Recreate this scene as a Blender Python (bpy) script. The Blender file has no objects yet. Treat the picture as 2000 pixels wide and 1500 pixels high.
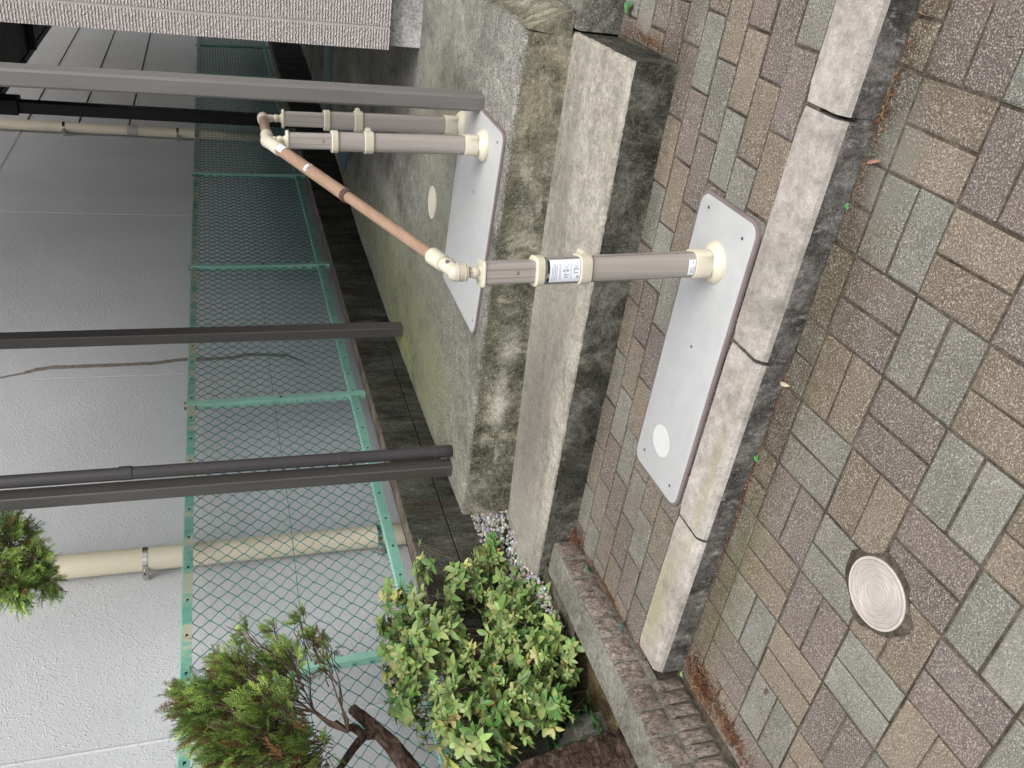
import bpy, bmesh, math, random
from mathutils import Vector, Matrix, noise
R = math.radians
scene = bpy.context.scene
C = scene.collection

# ---------------------------------------------------------------- camera
# the photograph lies on its side: world "up" points to the left of the picture
W = Matrix(((0.838, 0.144, -0.526), (0.544, -0.291, 0.787), (-0.040, -0.946, -0.322)))
cx, cy, cz = (W.col[0]).normalized(), (W.col[1]).normalized(), (W.col[2]).normalized()
fwd = cz.copy()
right_img = (cy - fwd * cy.dot(fwd)).normalized()     # picture x+  = down in the world
up_img = (fwd.cross(-right_img)).normalized()
up_img = right_img.cross(fwd).normalized()            # picture y up
cam_d = bpy.data.cameras.new('camera')
cam = bpy.data.objects.new('camera', cam_d); C.objects.link(cam)
m3 = Matrix((right_img, up_img, -fwd)).transposed()
cam.matrix_world = m3.to_4x4()
cam_d.sensor_fit = 'HORIZONTAL'; cam_d.sensor_width = 36.0; cam_d.lens = 36.0 * 1630 / 2000
cam_d.clip_start = 0.02; cam_d.clip_end = 1000
scene.camera = cam
# ---------------------------------------------------------------- world / light (overcast)
SUN_EL, SUN_AZ = R(56), R(128)     # direction towards the light
world = bpy.data.worlds.new('World'); scene.world = world; world.use_nodes = True
nt = world.node_tree; bg = nt.nodes['Background']
sky = nt.nodes.new('ShaderNodeTexSky'); sky.sky_type = 'NISHITA'; sky.sun_disc = False
sky.sun_elevation = SUN_EL; sky.sun_rotation = SUN_AZ
sky.air_density = 1.0; sky.dust_density = 6.0; sky.ozone_density = 1.0
hs = nt.nodes.new('ShaderNodeHueSaturation'); hs.inputs['Saturation'].default_value = 0.28
nt.links.new(sky.outputs[0], hs.inputs['Color']); nt.links.new(hs.outputs[0], bg.inputs[0])
bg.inputs[1].default_value = 0.15
sl = bpy.data.lights.new('sun', 'SUN'); sl.energy = 1.0; sl.angle = R(38); sl.color = (1, .97, .92)
so = bpy.data.objects.new('sun', sl); C.objects.link(so)
d = Vector((math.sin(SUN_AZ) * math.cos(SUN_EL), math.cos(SUN_AZ) * math.cos(SUN_EL), math.sin(SUN_EL)))
so.rotation_euler = d.to_track_quat('Z', 'Y').to_euler()
scene.view_settings.view_transform = 'Standard'; scene.view_settings.look = 'None'
scene.view_settings.exposure = 0.62; scene.view_settings.gamma = 1
scene.render.engine = 'CYCLES'
scene.cycles.max_bounces = 8; scene.cycles.diffuse_bounces = 5

# ---------------------------------------------------------------- materials
def _n(t, kind, **kw):
    n = t.nodes.new(kind)
    for k, v in kw.items():
        if k in n.inputs: n.inputs[k].default_value = v
        else: setattr(n, k, v)
    return n
def _ramp(t, stops):
    r = t.nodes.new('ShaderNodeValToRGB'); e = r.color_ramp.elements
    while len(e) < len(stops): e.new(0.5)
    for i, (p, c) in enumerate(stops):
        e[i].position = p; e[i].color = (c[0], c[1], c[2], 1) if len(c) == 3 else c
    return r
def _mix(t, fac, a, b, mode='MIX'):
    m = t.nodes.new('ShaderNodeMix'); m.data_type = 'RGBA'; m.blend_type = mode
    for sock, v in ((m.inputs[0], fac), (m.inputs[6], a), (m.inputs[7], b)):
        if isinstance(v, bpy.types.NodeSocket): t.links.new(v, sock)
        elif isinstance(v, (int, float)): sock.default_value = v
        else: sock.default_value = (v[0], v[1], v[2], 1)
    return m.outputs[2]
def _coord(t, scale=(1, 1, 1), rot=(0, 0, 0)):
    tc = t.nodes.new('ShaderNodeTexCoord'); mp = t.nodes.new('ShaderNodeMapping')
    mp.inputs['Scale'].default_value = scale; mp.inputs['Rotation'].default_value = rot
    t.links.new(tc.outputs['Object'], mp.inputs[0]); return mp.outputs[0]
def _noise(t, co, scale, detail=4, rough=.6, dist=0):
    n = _n(t, 'ShaderNodeTexNoise', Scale=scale, Detail=detail, Roughness=rough, Distortion=dist)
    t.links.new(co, n.inputs['Vector']); return n.outputs[0]
def _range(t, v, a, b, c=0., d=1.):
    m = t.nodes.new('ShaderNodeMapRange'); m.inputs[1].default_value = a; m.inputs[2].default_value = b
    m.inputs[3].default_value = c; m.inputs[4].default_value = d; t.links.new(v, m.inputs[0]); return m.outputs[0]
def _math(t, op, a, b):
    m = t.nodes.new('ShaderNodeMath'); m.operation = op
    for s, v in ((m.inputs[0], a), (m.inputs[1], b)):
        if isinstance(v, bpy.types.NodeSocket): t.links.new(v, s)
        else: s.default_value = v
    m.use_clamp = True
    return m.outputs[0]
def _bump(t, h, dist, strength=1., prev=None):
    b = t.nodes.new('ShaderNodeBump'); b.inputs['Distance'].default_value = dist; b.inputs['Strength'].default_value = strength
    t.links.new(h, b.inputs['Height'])
    if prev is not None: t.links.new(prev, b.inputs['Normal'])
    return b.outputs[0]
def newmat(name, rough=.8, metal=0., spec=.3):
    m = bpy.data.materials.new(name); m.use_nodes = True; t = m.node_tree; p = t.nodes['Principled BSDF']
    p.inputs['Roughness'].default_value = rough; p.inputs['Metallic'].default_value = metal
    p.inputs['Specular IOR Level'].default_value = spec
    return m, t, p
def setc(t, p, c):
    if isinstance(c, bpy.types.NodeSocket): t.links.new(c, p.inputs['Base Color'])
    else: p.inputs['Base Color'].default_value = (c[0], c[1], c[2], 1)

def plain(name, c, rough=.45, metal=0., var=.12, vs=12, spec=.4, bump=0., bs=80, stretch=(1, 1, 1)):
    m, t, p = newmat(name, rough, metal, spec)
    co = _coord(t, stretch); n = _noise(t, co, vs, 5, .65)
    c2 = tuple(x * (1 - var) for x in c); c1 = tuple(min(1, x * (1 + var)) for x in c)
    setc(t, p, _ramp_out(t, n, [(.35, c2), (.65, c1)]))
    t.links.new(_range(t, n, .3, .7, max(.05, rough - .08), min(1, rough + .1)), p.inputs['Roughness'])
    if bump: t.links.new(_bump(t, _noise(t, co, bs, 3, .5), bump), p.inputs['Normal'])
    return m
def _ramp_out(t, n, stops):
    r = _ramp(t, stops); t.links.new(n, r.inputs[0]); return r.outputs[0]

def concrete(name, dark, mid, light, patch=4., speck=.5, speck_c=(.6, .59, .55), speck_s=260., th=.60,
             bump=.004, stretch=(1, 1, 1), streak=None, algae=None, grain=None, rough=.9, lo=.38, hi=.64, mott=.8):
    m, t, p = newmat(name, rough, 0, .2)
    co = _coord(t, stretch); ci = _coord(t)
    n1 = _noise(t, co, patch, 9, .72, .4)
    c = _ramp_out(t, n1, [(lo, dark), ((lo + hi) / 2, mid), (hi, light)])
    n4 = _noise(t, ci, patch * 9, 6, .7)
    c = _mix(t, .55, c, _ramp_out(t, n4, [(.32, (.36,) * 3), (.62, (1.05,) * 3)]), 'MULTIPLY')
    n6 = _noise(t, ci, 75, 4, .75)
    c = _mix(t, mott, c, _ramp_out(t, n6, [(.36, (.5,) * 3), (.62, (1.18,) * 3)]), 'MULTIPLY')
    if streak:     # (scale vector, colour, strength, lo, hi)
        ns = _noise(t, _coord(t, streak[0]), 1., 6, .7, .3)
        c = _mix(t, _range(t, ns, streak[3], streak[4], 0, streak[2]), c, streak[1])
    if algae:      # list of (centre, radius, colour, strength)
        tc = t.nodes.new('ShaderNodeNewGeometry')
        for (cen, rad, col, st) in algae:
            mp = t.nodes.new('ShaderNodeMapping'); mp.vector_type = 'TEXTURE'
            mp.inputs['Location'].default_value = cen; mp.inputs['Scale'].default_value = rad
            t.links.new(tc.outputs['Position'], mp.inputs[0])
            ln = t.nodes.new('ShaderNodeVectorMath'); ln.operation = 'LENGTH'; t.links.new(mp.outputs[0], ln.inputs[0])
            f = _range(t, ln.outputs['Value'], 1.15, .25, 0, 1)
            f = _math(t, 'MULTIPLY', f, _range(t, n1, .36, .6, .25, 1.))
            f = _math(t, 'MULTIPLY', f, _range(t, n4, .3, .6, .45, 1.))
            c = _mix(t, _math(t, 'MULTIPLY', f, st), c, col)
    ns = _noise(t, ci, speck_s, 3, .8)
    sp = _math(t, 'MULTIPLY', _range(t, ns, th, th + .07, 0, speck), _range(t, n4, .36, .62, .15, 1.))
    if grain:      # where the aggregate shows: (centre, radius) boxes
        tc = t.nodes.new('ShaderNodeNewGeometry'); tot = None
        for (cen, rad) in grain:
            mp = t.nodes.new('ShaderNodeMapping'); mp.vector_type = 'TEXTURE'
            mp.inputs['Location'].default_value = cen; mp.inputs['Scale'].default_value = rad
            t.links.new(tc.outputs['Position'], mp.inputs[0])
            ln = t.nodes.new('ShaderNodeVectorMath'); ln.operation = 'LENGTH'; t.links.new(mp.outputs[0], ln.inputs[0])
            f = _range(t, ln.outputs['Value'], 1.2, .5, 0.0, 1)
            tot = f if tot is None else _math(t, 'MAXIMUM', tot, f)
        tot = _math(t, 'MULTIPLY', tot, _range(t, n1, .38, .55, .3, 1.))
        sp = _math(t, 'MULTIPLY', sp, _math(t, 'ADD', tot, .12))
        nd = _noise(t, ci, speck_s * .8, 2, .8)
        c = _mix(t, _math(t, 'MULTIPLY', _range(t, nd, .5, .42, 0, .75), tot), c, tuple(x * .35 for x in dark))
    c = _mix(t, sp, c, speck_c)
    nk = _noise(t, ci, speck_s * .7, 2, .7)
    c = _mix(t, _range(t, nk, .38, .32, 0, .7), c, tuple(x * .3 for x in dark))
    setc(t, p, c)
    b = _bump(t, ns, bump * .5, .8)
    b = _bump(t, n4, bump, .6, b)
    t.links.new(b, p.inputs['Normal'])
    return m

def attr_speckle(name, attr='Col', speck=.55, s=420, bump=.0025, light=(.62, .58, .52), rough=.9, stains=()):
    m, t, p = newmat(name, rough, 0, .2)
    a = t.nodes.new('ShaderNodeAttribute'); a.attribute_name = attr
    ci = _coord(t)
    big = _noise(t, ci, 5, 6, .7)
    c = _mix(t, .8, a.outputs['Color'], _ramp_out(t, big, [(.3, (.62, .61, .58)), (.7, (1.12, 1.1, 1.08))]), 'MULTIPLY')
    n = _noise(t, ci, s * 1.5, 2, .8)
    n2 = _noise(t, ci, s * .85, 2, .8)
    dirt = _noise(t, ci, 1.7, 5, .65)
    c = _mix(t, _range(t, dirt, .45, .7, 0, .38), c, (.085, .068, .045))
    c = _mix(t, _range(t, n, .50, .40, 0, .68), c, (.035, .031, .027))
    c = _mix(t, _range(t, n2, .52, .64, 0, speck * .62), c, light)
    n3 = _noise(t, ci, 30, 5, .7)
    c = _mix(t, _range(t, n3, .55, .75, 0, .35), c, (.06, .055, .045))
    geo = t.nodes.new('ShaderNodeNewGeometry')
    for (cen, rad, col, st) in stains:
        mp = t.nodes.new('ShaderNodeMapping'); mp.vector_type = 'TEXTURE'
        mp.inputs['Location'].default_value = cen; mp.inputs['Scale'].default_value = rad
        t.links.new(geo.outputs['Position'], mp.inputs[0])
        ln = t.nodes.new('ShaderNodeVectorMath'); ln.operation = 'LENGTH'; t.links.new(mp.outputs[0], ln.inputs[0])
        f = _math(t, 'MULTIPLY', _range(t, ln.outputs['Value'], 1.1, .45, 0, 1), _range(t, n3, .30, .55, .25, 1.))
        f = _math(t, 'MULTIPLY', f, _range(t, n2, .62, .48, .3, 1.))
        c = _mix(t, _math(t, 'MULTIPLY', f, st), c, col)
    setc(t, p, c)
    t.links.new(_bump(t, n2, bump, .9), p.inputs['Normal'])
    return m

def leafmat(name, rough=.5, trans=.3):
    m, t, p = newmat(name, rough, 0, .4)
    a = t.nodes.new('ShaderNodeAttribute'); a.attribute_name = 'Col'
    n = _noise(t, _coord(t), 60, 3, .6)
    c = _mix(t, .5, a.outputs['Color'], _ramp_out(t, n, [(.3, (.7,) * 3), (.7, (1.15,) * 3)]), 'MULTIPLY')
    setc(t, p, c)
    tr = t.nodes.new('ShaderNodeBsdfTranslucent'); t.links.new(c, tr.inputs['Color'])
    mx = t.nodes.new('ShaderNodeMixShader'); mx.inputs[0].default_value = trans
    out = t.nodes['Material Output']
    t.links.new(p.outputs[0], mx.inputs[1]); t.links.new(tr.outputs[0], mx.inputs[2]); t.links.new(mx.outputs[0], out.inputs[0])
    return m

# ---------------------------------------------------------------- mesh building
class MB:
    def __init__(s): s.v = []; s.f = []; s.mi = []; s.col = []; s.sm = []
    def add(s, vs, fs, mi=0, col=None, smooth=False):
        o = len(s.v); s.v += [tuple(v) for v in vs]
        for f in fs:
            s.f.append(tuple(i + o for i in f)); s.mi.append(mi); s.col.append(col or (1, 1, 1)); s.sm.append(smooth)
    def box(s, x0, x1, y0, y1, z0, z1, mi=0, col=None, bev=0., lean=0.):
        if bev <= 0:
            vs = [(x, y, z) for x in (x0, x1) for y in (y0, y1) for z in (z0, z1)]
            s.add(vs, [(0, 1, 3, 2), (4, 6, 7, 5), (0, 4, 5, 1), (2, 3, 7, 6), (0, 2, 6, 4), (1, 5, 7, 3)], mi, col)
        else:
            bm = bmesh.new(); bmesh.ops.create_cube(bm, size=1)
            for v in bm.verts: v.co = Vector(((x0 + x1) / 2 + v.co.x * (x1 - x0), (y0 + y1) / 2 + v.co.y * (y1 - y0), (z0 + z1) / 2 + v.co.z * (z1 - z0)))
            bmesh.ops.bevel(bm, geom=bm.edges[:], offset=bev, segments=2, affect='EDGES', profile=.5)
            s.bm(bm, mi, col)
    def bm(s, bm, mi=0, col=None, smooth=False):
        bm.verts.index_update(); s.add([v.co[:] for v in bm.verts], [[v.index for v in f.verts] for f in bm.faces], mi, col, smooth); bm.free()
    def tube(s, pts, rad, n=10, mi=0, col=None, cap=True, smooth=True, sec=None):
        """sweep; rad number or list; sec: optional function(angle)->radius factor"""
        pts = [Vector(p) for p in pts]; k = len(pts)
        rs = rad if isinstance(rad, (list, tuple)) else [rad] * k
        vs = []; prev = None
        for i, p in enumerate(pts):
            tdir = (pts[min(i + 1, k - 1)] - pts[max(i - 1, 0)])
            tdir = tdir.normalized() if tdir.length > 1e-9 else Vector((0, 0, 1))
            if prev is None:
                a = Vector((1, 0, 0)) if abs(tdir.x) < .8 else Vector((0, 1, 0))
            else: a = prev
            u = (a - tdir * a.dot(tdir)).normalized(); w = tdir.cross(u); prev = u
            for j in range(n):
                th = 2 * math.pi * j / n; r = rs[i] * (sec(th) if sec else 1)
                vs.append(p + u * (math.cos(th) * r) + w * (math.sin(th) * r))
        fs = [(i * n + j, i * n + (j + 1) % n, (i + 1) * n + (j + 1) % n, (i + 1) * n + j) for i in range(k - 1) for j in range(n)]
        s.add(vs, fs, mi, col, smooth)
        if cap:
            o = len(s.v) - len(vs)
            s.f.append(tuple(o + j for j in reversed(range(n)))); s.mi.append(mi); s.col.append(col or (1, 1, 1)); s.sm.append(False)
            s.f.append(tuple(o + (k - 1) * n + j for j in range(n))); s.mi.append(mi); s.col.append(col or (1, 1, 1)); s.sm.append(False)
    def prism(s, poly, ztop, zbot, mi_top=0, mi_side=0, rim=0., drop=0., jit=0., seg=0.05, rnd=None, col=None):
        """poly (x,y) CCW; ztop,zbot functions of (x,y). rough rounded rim"""
        rnd = rnd or random.Random(1)
        pts = []
        for i in range(len(poly)):
            a = Vector((poly[i][0], poly[i][1])); b = Vector((poly[(i + 1) % len(poly)][0], poly[(i + 1) % len(poly)][1]))
            k = max(1, int((b - a).length / seg)) if seg else 1
            for j in range(k): pts.append(a.lerp(b, j / k))
        n = len(pts); inn = []
        for i in range(n):
            a = pts[i - 1]; b = pts[(i + 1) % n]; t_ = (b - a)
            t_ = t_.normalized() if t_.length > 0 else Vector((1, 0)); nn = Vector((-t_.y, t_.x))
            inn.append(nn)
        L = []
        if rim > 0:
            L.append([(p + inn[i] * rim, 0.) for i, p in enumerate(pts)])
            L.append([(p + inn[i] * (rim * .3 + rnd.uniform(-jit, jit) * .6), -drop * .3 - rnd.uniform(0, jit) * .4) for i, p in enumerate(pts)])
            L.append([(p + inn[i] * rnd.uniform(-jit, jit) * .3, -drop - rnd.uniform(0, jit) * .6) for i, p in enumerate(pts)])
        else: L.append([(p, 0.) for p in pts])
        vs = []
        for ring in L: vs += [(p.x, p.y, ztop(p.x, p.y) + dz) for p, dz in ring]
        vs += [(p.x, p.y, zbot(p.x, p.y)) for p in pts]
        o = len(s.v); s.add(vs, [], 0)
        def F(f, mi, sm=False): s.f.append(tuple(o + i for i in f)); s.mi.append(mi); s.col.append(col or (1, 1, 1)); s.sm.append(sm)
        F(range(n), mi_top)
        nr = len(L) + 1
        for r in range(nr - 1):
            for i in range(n):
                j = (i + 1) % n
                F((r * n + i, (r + 1) * n + i, (r + 1) * n + j, r * n + j), mi_top if r < nr - 2 else mi_side, r < nr - 2)
    def obj(s, name, mats, parent=None, loc=None):
        if parent is not None: org = root_loc(parent)
        else: org = Vector(loc) if loc else Vector((0, 0, 0))
        me = bpy.data.meshes.new(name)
        me.from_pydata([tuple(Vector(v) - org) for v in s.v], [], s.f)
        mats = mats if isinstance(mats, (list, tuple)) else [mats]
        for m in mats: me.materials.append(m)
        me.polygons.foreach_set('material_index', s.mi); me.polygons.foreach_set('use_smooth', s.sm)
        if any(c != (1, 1, 1) for c in s.col):
            at = me.color_attributes.new('Col', 'FLOAT_COLOR', 'CORNER'); buf = []
            for p, c in zip(me.polygons, s.col): buf += [c[0], c[1], c[2], 1.] * p.loop_total
            at.data.foreach_set('color', buf)
        me.update()
        if any(s.sm) and len(s.f) < 12000 and hasattr(me, 'set_sharp_from_angle'): me.set_sharp_from_angle(angle=R(38))
        o = bpy.data.objects.new(name, me); C.objects.link(o)
        if parent is not None: o.parent = parent
        else: o.location = org
        return o
def root_loc(o):
    while o.parent is not None: o = o.parent
    return o.location.copy()
def tag(o, label=None, cat=None, group=None, kind=None):
    if label: o['label'] = label
    if cat: o['category'] = cat
    if group: o['group'] = group
    if kind: o['kind'] = kind
    return o
def thing(name, loc, label, cat, group=None):
    o = bpy.data.objects.new(name, None); C.objects.link(o); o.location = loc; o.empty_display_size = .1
    return tag(o, label, cat, group)

z0 = lambda x, y: -1.413 + .020 * x + .039 * y          # lower street paving
z1 = lambda x, y: -1.271 + .018 * (x + .366) + .02 * (y - 1.52)   # upper footpath and kerb top

# ---------------------------------------------------------------- material set
M = {}
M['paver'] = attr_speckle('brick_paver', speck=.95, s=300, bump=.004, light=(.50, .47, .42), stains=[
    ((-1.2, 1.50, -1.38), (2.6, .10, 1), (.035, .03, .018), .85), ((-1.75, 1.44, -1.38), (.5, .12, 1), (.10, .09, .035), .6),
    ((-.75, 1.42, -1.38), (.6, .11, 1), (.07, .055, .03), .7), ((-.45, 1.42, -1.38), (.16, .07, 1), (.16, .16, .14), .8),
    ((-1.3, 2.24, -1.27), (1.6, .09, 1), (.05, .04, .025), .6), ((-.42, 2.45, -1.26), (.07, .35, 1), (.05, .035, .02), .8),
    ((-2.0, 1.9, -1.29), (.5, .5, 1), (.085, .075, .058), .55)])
M['joint'] = concrete('joint_dirt', (.045, .038, .028), (.09, .078, .06), (.15, .13, .10), 9, .3, (.4, .38, .33))
M['ground'] = concrete('asphalt', (.04, .04, .04), (.05, .05, .05), (.06, .06, .06), 3, .3, (.3, .3, .3))
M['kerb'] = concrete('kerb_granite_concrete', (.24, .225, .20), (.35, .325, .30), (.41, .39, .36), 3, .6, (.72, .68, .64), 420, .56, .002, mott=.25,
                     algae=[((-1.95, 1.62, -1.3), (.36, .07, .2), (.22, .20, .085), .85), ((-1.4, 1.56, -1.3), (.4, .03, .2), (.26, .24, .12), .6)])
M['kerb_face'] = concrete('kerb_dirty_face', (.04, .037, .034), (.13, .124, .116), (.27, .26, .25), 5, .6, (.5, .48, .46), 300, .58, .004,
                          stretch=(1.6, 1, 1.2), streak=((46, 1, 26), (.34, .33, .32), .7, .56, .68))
M['step_top'] = concrete('step_pale_mortar', (.17, .16, .145), (.30, .28, .24), (.38, .36, .31), 3.6, .3, (.58, .55, .47), 230, .57, .004,
                         stretch=(.7, 1.8, 1), streak=((30, 9, 1), (.15, .145, .13), .55, .50, .72), lo=.36, hi=.58, mott=.55,
                         algae=[((-1.85, 2.5, -1.13), (.60, .20, .2), (.075, .072, .068), 1.), ((-1.0, 2.58, -1.13), (.5, .07, .2), (.16, .15, .13), .7), ((-1.35, 2.38, -1.13), (.35, .1, .2), (.17, .155, .13), .6), ((-2.3, 2.35, -1.13), (.15, .2, .2), (.2, .19, .17), .7), ((-1.3, 2.235, -1.11), (2.2, .012, .02), (.42, .41, .37), .6)])
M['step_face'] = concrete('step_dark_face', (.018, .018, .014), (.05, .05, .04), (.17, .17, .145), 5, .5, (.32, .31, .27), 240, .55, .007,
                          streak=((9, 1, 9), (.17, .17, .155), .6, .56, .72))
M['slab_top'] = concrete('landing_weathered_top', (.10, .10, .088), (.20, .195, .175), (.285, .28, .255), 2.3, .7, (.62, .61, .56), 190, .56, .005,
                         stretch=(1, .6, 1), streak=((.9, .5, 1), (.085, .085, .08), .45, .56, .7),
                         algae=[((-2.15, 3.9, -.94), (.42, 1.5, 1), (.15, .165, .065), 1.), ((-2.36, 4.0, -.94), (.10, .7, 1), (.20, .23, .05), .75),
                                ((-2.28, 6.2, -.94), (.25, 1.6, 1), (.16, .175, .09), .8), ((-.98, 3.75, -.94), (.28, .4, 1), (.15, .16, .08), .6),
                                ((-1.55, 3.4, -.94), (.8, .9, 1), (.12, .125, .085), .6), ((-.75, 6, -.94), (.7, 2.2, 1), (.12, .115, .10), .6)],
                         grain=[((-1.4, 2.68, -.94), (1.3, .22, 1)), ((-2.2, 2.9, -.94), (.3, .45, 1)), ((-.62, 2.95, -.94), (.35, .5, 1)), ((-1.8, 3.1, -.94), (.5, .3, 1))])
M['slab_face'] = concrete('landing_mossy_face', (.05, .05, .034), (.15, .148, .108), (.36, .34, .27), 6, .75, (.58, .55, .45), 170, .57, .007,
                          streak=((4, 1, 12), (.33, .31, .25), .8, .62, .70),
                          algae=[((-.62, 2.68, -1.0), (.28, .3, .2), (.38, .34, .24), .55), ((-1.5, 2.65, -.965), (1.1, .3, .03), (.035, .035, .018), .8), ((-1.62, 2.66, -1.06), (.10, .3, .05), (.50, .48, .42), .9), ((-1.86, 2.66, -1.05), (.16, .3, .035), (.52, .50, .44), .9), ((-1.3, 2.66, -1.02), (.07, .3, .03), (.45, .43, .36), .8)])
M['apron'] = concrete('apron_dark_concrete', (.05, .05, .045), (.13, .13, .11), (.24, .235, .21), 6, .7, (.55, .54, .5), 200, .56, .005)
M['block'] = concrete('concrete_block', (.035, .036, .028), (.085, .088, .072), (.14, .142, .122), 4, .25, (.22, .22, .2), 220, .6, .003,
                      stretch=(1, 2.6, .8), streak=((1, 9, 2), (.05, .032, .02), .7, .52, .68))
M['block_top'] = concrete('block_wall_top', (.08, .06, .045), (.17, .14, .11), (.25, .22, .18), 6, .4, (.4, .37, .32), 240, .58, .006)
M['border_top'] = concrete('planter_cap_concrete', (.13, .125, .105), (.20, .195, .168), (.25, .245, .215), 5, .4, (.5, .47, .42), 300, .6, .003)
M['soil'] = concrete('soil', (.05, .037, .02), (.17, .125, .06), (.30, .225, .12), 8, .6, (.34, .27, .16), 220, .58, .012, stretch=(1, 1, 1))
M['foundation'] = concrete('foundation_render', (.40, .39, .38), (.52, .51, .50), (.58, .575, .57), 5, .3, (.7, .7, .7), 200, .6, .008)

def stucco():
    m, t, p = newmat('grey_stucco', .72, 0, .35)
    co = _coord(t); n1 = _noise(t, co, 1.1, 6, .6)
    setc(t, p, _ramp_out(t, n1, [(.3, (.475, .485, .505)), (.7, (.55, .56, .585))]))
    dn = t.nodes.new('ShaderNodeTexNoise'); dn.inputs['Scale'].default_value = 40; t.links.new(co, dn.inputs['Vector'])
    mv = t.nodes.new('ShaderNodeVectorMath'); mv.operation = 'MULTIPLY_ADD'; mv.inputs[1].default_value = (.03, .03, .03)
    t.links.new(dn.outputs['Color'], mv.inputs[0]); t.links.new(co, mv.inputs[2])
    tot = None
    for (sc_, st_) in ((70, (1, 1.5, .8)), (105, (1, .8, 1.3))):
        mp = t.nodes.new('ShaderNodeMapping'); mp.inputs['Scale'].default_value = st_; mp.inputs['Location'].default_value = (sc_, 3, 7)
        t.links.new(mv.outputs[0], mp.inputs[0])
        vo = t.nodes.new('ShaderNodeTexVoronoi'); vo.inputs['Scale'].default_value = sc_; vo.inputs['Randomness'].default_value = 1
        t.links.new(mp.outputs[0], vo.inputs['Vector'])
        sx = t.nodes.new('ShaderNodeSeparateColor'); t.links.new(vo.outputs['Color'], sx.inputs[0])
        f = _math(t, 'MULTIPLY', _range(t, vo.outputs['Distance'], .55, .0, 0, 1), _range(t, sx.outputs[0], .45, .9, 0, 1))
        tot = f if tot is None else _math(t, 'MAXIMUM', tot, f)
    b = _bump(t, tot, .0030, .75)
    b = _bump(t, _noise(t, co, 150, 4, .6), .0016, .7, b)
    t.links.new(b, p.inputs['Normal']); return m
M['stucco'] = stucco()
M['panel'] = plain('smooth_wall_panel', (.56, .56, .55), .6, 0, .06, 2, .3)
M['groove'] = plain('panel_groove', (.06, .055, .05), .8)
M['bead'] = plain('panel_bead', (.62, .60, .56), .5)
M['crackfill'] = plain('crack_filler', (.21, .185, .155), .7, 0, .25, 30)
def siding():
    m, t, p = newmat('ribbed_siding', .62, 0, .35)
    co = _coord(t)
    w = _n(t, 'ShaderNodeTexWave', wave_type='BANDS', bands_direction='Z', Scale=24., Distortion=3.2); w.inputs['Detail'].default_value = 2
    w.inputs['Detail Scale'].default_value = 4
    t.links.new(co, w.inputs['Vector'])
    n = _noise(t, co, 90, 2, .5); h = _math(t, 'MULTIPLY', w.outputs['Fac'], _range(t, n, .3, .65, .2, 1))
    setc(t, p, _ramp_out(t, h, [(0, (.34, .31, .30)), (.6, (.47, .435, .425)), (1, (.53, .495, .485))]))
    t.links.new(_bump(t, h, .006, 1.), p.inputs['Normal']); return m
M['siding'] = siding()
M['siding_joint'] = plain('siding_sealant', (.42, .39, .375), .5, 0, .04)
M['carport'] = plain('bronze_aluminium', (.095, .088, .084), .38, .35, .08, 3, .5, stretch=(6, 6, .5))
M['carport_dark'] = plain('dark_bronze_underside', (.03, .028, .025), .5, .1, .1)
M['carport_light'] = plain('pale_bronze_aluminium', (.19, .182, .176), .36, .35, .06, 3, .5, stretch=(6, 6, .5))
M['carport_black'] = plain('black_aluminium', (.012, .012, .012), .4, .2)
def polym():
    m, t, p = newmat('smoked_polycarbonate', .4, 0, .4); setc(t, p, (.45, .45, .45))
    tr = t.nodes.new('ShaderNodeBsdfTranslucent'); tr.inputs['Color'].default_value = (.75, .76, .76, 1)
    mx = t.nodes.new('ShaderNodeMixShader'); mx.inputs[0].default_value = .8
    t.links.new(p.outputs[0], mx.inputs[1]); t.links.new(tr.outputs[0], mx.inputs[2]); t.links.new(mx.outputs[0], t.nodes['Material Output'].inputs[0]); return m
M['poly'] = polym()
M['downpipe'] = plain('grey_downpipe', (.045, .042, .045), .3, .0, .05, 3, .5)
M['cream_pipe'] = plain('cream_pvc', (.60, .55, .43), .38, 0, .07, 3, .4, stretch=(3, 3, .6))
M['pipe_joint'] = plain('grey_pipe_coupling', (.36, .34, .31), .5)
M['steel'] = plain('stainless_steel', (.6, .6, .58), .22, 1., .1)
M['mint'] = plain('mint_painted_steel', (.30, .57, .47), .45, .0, .08, 5, .4)
def weathered():
    m, t, p = newmat('weathered_teal_paint', .6, 0, .3)
    co = _coord(t, (1, 3, 1)); n = _noise(t, co, 2.2, 8, .75, .4)
    c = _ramp_out(t, n, [(.34, (.10, .29, .24)), (.46, (.17, .38, .31)), (.54, (.42, .45, .33)), (.66, (.42, .36, .24))])
    n2 = _noise(t, co, 9, 6, .75)
    setc(t, p, _mix(t, _range(t, n2, .60, .70, 0, .8), c, (.20, .085, .035))); return m
M['weathered'] = weathered()
M['lower_rail'] = plain('pale_teal_paint', (.20, .42, .34), .5, 0, .15, 6)
M['wire'] = plain('green_wire', (.010, .225, .205), .45, 0, .12, 20, .5)
M['slot'] = plain('rail_slot', (.008, .008, .006), .9)
M['rust'] = plain('rusty_bolt', (.15, .06, .028), .85, .1, .3, 60)
M['cream'] = plain('cream_plastic', (.50, .47, .375), .34, 0, .04, 3, .5)
def alu():
    m, t, p = newmat('champagne_aluminium', .36, .25, .5)
    n = _noise(t, _coord(t, (40, 40, .6)), 4, 3, .5)
    setc(t, p, _ramp_out(t, n, [(.3, (.345, .318, .298)), (.7, (.39, .362, .34))])); return m
M['alu'] = alu()
M['alu_dark'] = plain('aluminium_groove', (.24, .21, .19), .4, .4)
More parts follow.
